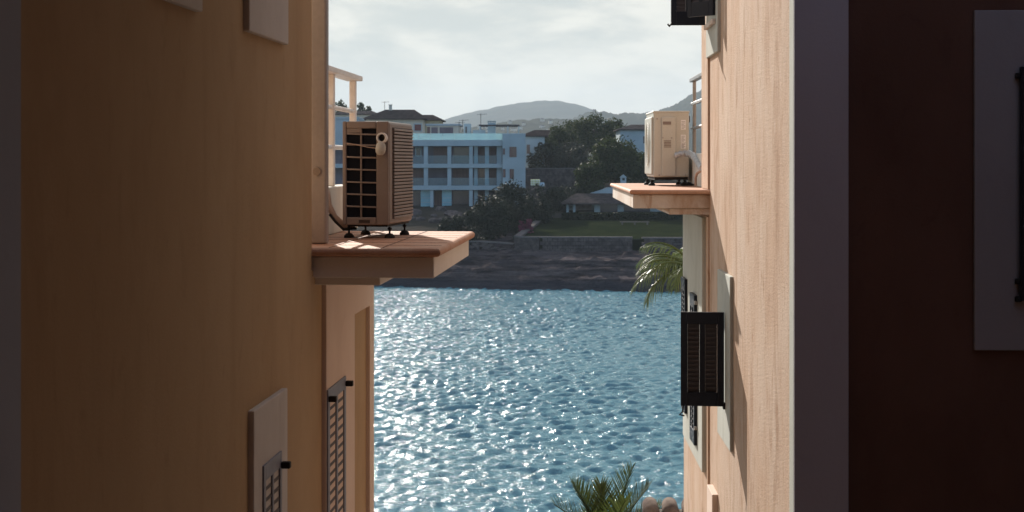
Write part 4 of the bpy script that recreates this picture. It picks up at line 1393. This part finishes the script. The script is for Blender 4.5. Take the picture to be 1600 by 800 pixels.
# stone walls of the terrace
def stone_wall(label, pts, ztop, zbot, thick=0.5, seed=0):
    """rough dry-stone wall following pts, with a coping"""
    c = pts[0]
    root = empty('stone_wall', (c[0], c[1], zbot), 0, label, 'wall')
    of = (c[0], c[1], zbot)
    mb = MB(of); cp = MB(of)
    rg = random.Random(seed)
    for (xa, ya), (xb, yb) in zip(pts, pts[1:]):
        L = math.hypot(xb - xa, yb - ya)
        nx, ny = (yb - ya) / L, -(xb - xa) / L
        rows = 6; n = max(2, int(L / 0.55))
        zt = lambda x, y: ztop(x, y)
        for r in range(rows):
            for i in range(n):
                a = (i + (0.5 if r % 2 else 0)) / n; b = a + 1.0 / n
                a, b = max(0, a), min(1, b)
                if b <= a: continue
                out = thick / 2 + rg.uniform(0.0, 0.14)
                pa = (xa + (xb - xa) * a, ya + (yb - ya) * a); pb = (xa + (xb - xa) * b, ya + (yb - ya) * b)
                g_ = 0.02
                z0 = zbot + (zt(*pa) - zbot) * r / rows + g_; z1 = zbot + (zt(*pa) - zbot) * (r + 1) / rows - g_
                ea = g_ * (xb - xa) / L, g_ * (yb - ya) / L
                A = (pa[0] + ea[0], pa[1] + ea[1]); B = (pb[0] - ea[0], pb[1] - ea[1])
                q = [(A[0] + nx * out, A[1] + ny * out), (B[0] + nx * out, B[1] + ny * out), (B[0] - nx * thick / 2, B[1] - ny * thick / 2), (A[0] - nx * thick / 2, A[1] - ny * thick / 2)]
                mb.add([(x, y, z0) for x, y in q] + [(x, y, z1) for x, y in q], [(0, 3, 2, 1), (4, 5, 6, 7), (0, 1, 5, 4), (1, 2, 6, 5), (2, 3, 7, 6), (3, 0, 4, 7)])
        o_ = thick / 2 + 0.12
        q = [(xa + nx * o_, ya + ny * o_), (xb + nx * o_, yb + ny * o_), (xb - nx * o_, yb - ny * o_), (xa - nx * o_, ya - ny * o_)]
        zz = [zt(xa, ya), zt(xb, yb), zt(xb, yb), zt(xa, ya)]
        cp.add([(x, y, z + .01) for (x, y), z in zip(q, zz)] + [(x, y, z + 0.16) for (x, y), z in zip(q, zz)], [(0, 3, 2, 1), (4, 5, 6, 7), (0, 1, 5, 4), (1, 2, 6, 5), (2, 3, 7, 6), (3, 0, 4, 7)])
    mb.build('wall', M['stone'], root)
    cp.build('coping', M['coping'], root)
    return root


stone_wall('pale capped dry stone wall curving round the near side of the lawn', [(4.0, 178), (2.6, 168), (1.2, 158.5), (0.55, 154.3), (3, 153.8), (13.0, 153.6)], lambda x, y: 4.72 + 0.058 * (y - 154), 2.4, seed=1)
stone_wall('short stone wall continuing past the gap, near the drooping palm', [(14.0, 153.6), (24, 153.4)], lambda x, y: 4.65, 2.4, seed=2)
stone_wall('long thin pale wall crossing the slope under the grey olives', [(1.5, 200), (9, 200.5)], lambda x, y: 11.9, 6.5, 0.3, seed=3)
stone_wall('crumbling low stone wall on the rocks below the dark bushes', [(-7.5, 155.8), (-3.5, 155.2), (0.2, 154.6)], lambda x, y: 3.9 + 0.3 * math.sin(x * 1.3), 2.6, 0.6, seed=4)

# boulders of the building rubble
rgb = random.Random(9)
for i in range(16):
    x, y = rgb.uniform(-13.5, -5.2), rgb.uniform(172, 186)
    r = rgb.uniform(0.35, 0.9)
    import bmesh
    bm = bmesh.new()
    bmesh.ops.create_icosphere(bm, subdivisions=2, radius=1)
    for v in bm.verts:
        k = 1 + 0.35 * noise.noise(v.co * 1.4 + Vector((i * 7.1, 0, 0)))
        v.co = Vector((v.co.x * r * k * 1.2, v.co.y * r * k, v.co.z * r * 0.7 * k))
    me = bpy.data.meshes.new('boulder'); bm.to_mesh(me); bm.free()
    me.materials.append(M['stone'])
    o = bpy.data.objects.new('boulder', me); col.objects.link(o)
    o.location = (x, y, land(x, y) + r * 0.2)
    tag(o, 'grey boulder in the rubble below the apartment block', 'boulder', 'boulders below the apartment block')

# yellow tank and blue barrel on the slope
p = at(836.5, 290, 178)
tk = empty('water_tank', (p.x, p.y, p.z), 0, 'pale yellow square water tank among the dark bushes', 'tank')
k = MB(); k.box(-0.58, 0.58, -0.5, 0.5, 0, 0.78); k.build('tank', M['yellow_plastic'], tk, 0.08)
k = MB()
for z in (0.1, 0.36, 0.62):
    k.box(-0.61, 0.61, -0.53, -0.505, z, z + 0.05)
for xx in (-0.5, -0.2, 0.2, 0.5):
    k.box(xx - 0.02, xx + 0.02, -0.56, -0.532, 0, 0.78)
k.build('cage', M['rail_paint'], tk)
k = MB(); k.box(-0.62, 0.62, -0.52, 0.52, -2.2, -0.003); k.build('plinth', M['stone'], tk)
p = at(847, 292, 177)
br = empty('barrel', (p.x, p.y, p.z), 0, 'small blue barrel right beside the yellow tank', 'barrel')
k = MB(); k.tube([(0, 0, 0), (0, 0, 0.05), (0, 0, 0.25), (0, 0, 0.5), (0, 0, 0.55)], [0.24, 0.28, 0.32, 0.28, 0.22], 16); k.build('drum', M['blue_plastic'], br)
k = MB(); k.box(-0.4, 0.4, -0.4, 0.4, -2.2, -0.003); k.build('plinth', M['stone'], br)

# watch tower on the wooded hill
d = 2060.0
p = at(928.5, 182, d)
tw = empty('watch_tower', (p.x, p.y, p.z - 4), 0, 'tiny square stone tower on the wooded hilltop', 'tower')
k = MB(); k.box(-2.3, 2.3, -2.3, 2.3, 0, 13.5); k.build('wall', M['stone'], tw)
k = MB()
for a in (-2.3, -0.6, 1.1):
    k.box(a, a + 1.2, -2.35, 2.35, 13.51, 14.6)
k.build('battlement', M['stone'], tw)

# scattered far houses on the low hazy hillside
first = None
rgh = random.Random(21)
for i in range(34):
    px = rgh.uniform(722, 905)
    d = rgh.uniform(1250, 1440)
    x = (px - 800) / F * d
    z = hC(x, d)
    if first is None:
        k = MB(); k.box(-5, 5, -4, 4, -3, 5); first = k.build('far_house', M['cream_wall'])
        rk = MB(); rk.prism([(-5.6, 5.01), (5.6, 5.01), (0, 7.6)], 'y', -4.5, 4.5); ro = rk.build('roof', M['roof_pale'], first)
        h_ = first
    else:
        h_ = first.copy(); col.objects.link(h_)
        r2 = ro.copy(); col.objects.link(r2); r2.parent = h_
    h_.location = (x, d, z)
    h_.rotation_euler = (0, 0, rgh.uniform(-0.6, 0.6))
    s = rgh.uniform(0.25, 0.45)
    h_.scale = (s, s, s)
    tag(h_, 'tiny pale house scattered on the low hazy hillside', 'house', 'tiny houses on the low hazy hillside')

# ------------------------------------------------------------------ haze
hz = MB()
hz.box(-6500, 6500, -420, 6400, -6.0, 330)
m, g = newmat('haze_air')
pv = g.n('ShaderNodeVolumePrincipled', {'Color': (0.70, 0.82, 0.93, 1), 'Density': 0.00018, 'Anisotropy': 0.1})
g.n('ShaderNodeOutputMaterial', {'Volume': pv.outputs[0]})
ho = hz.build('haze', m)
tag(ho, 'thin pale blue haze over the inlet and hills', 'haze', None, 'stuff')
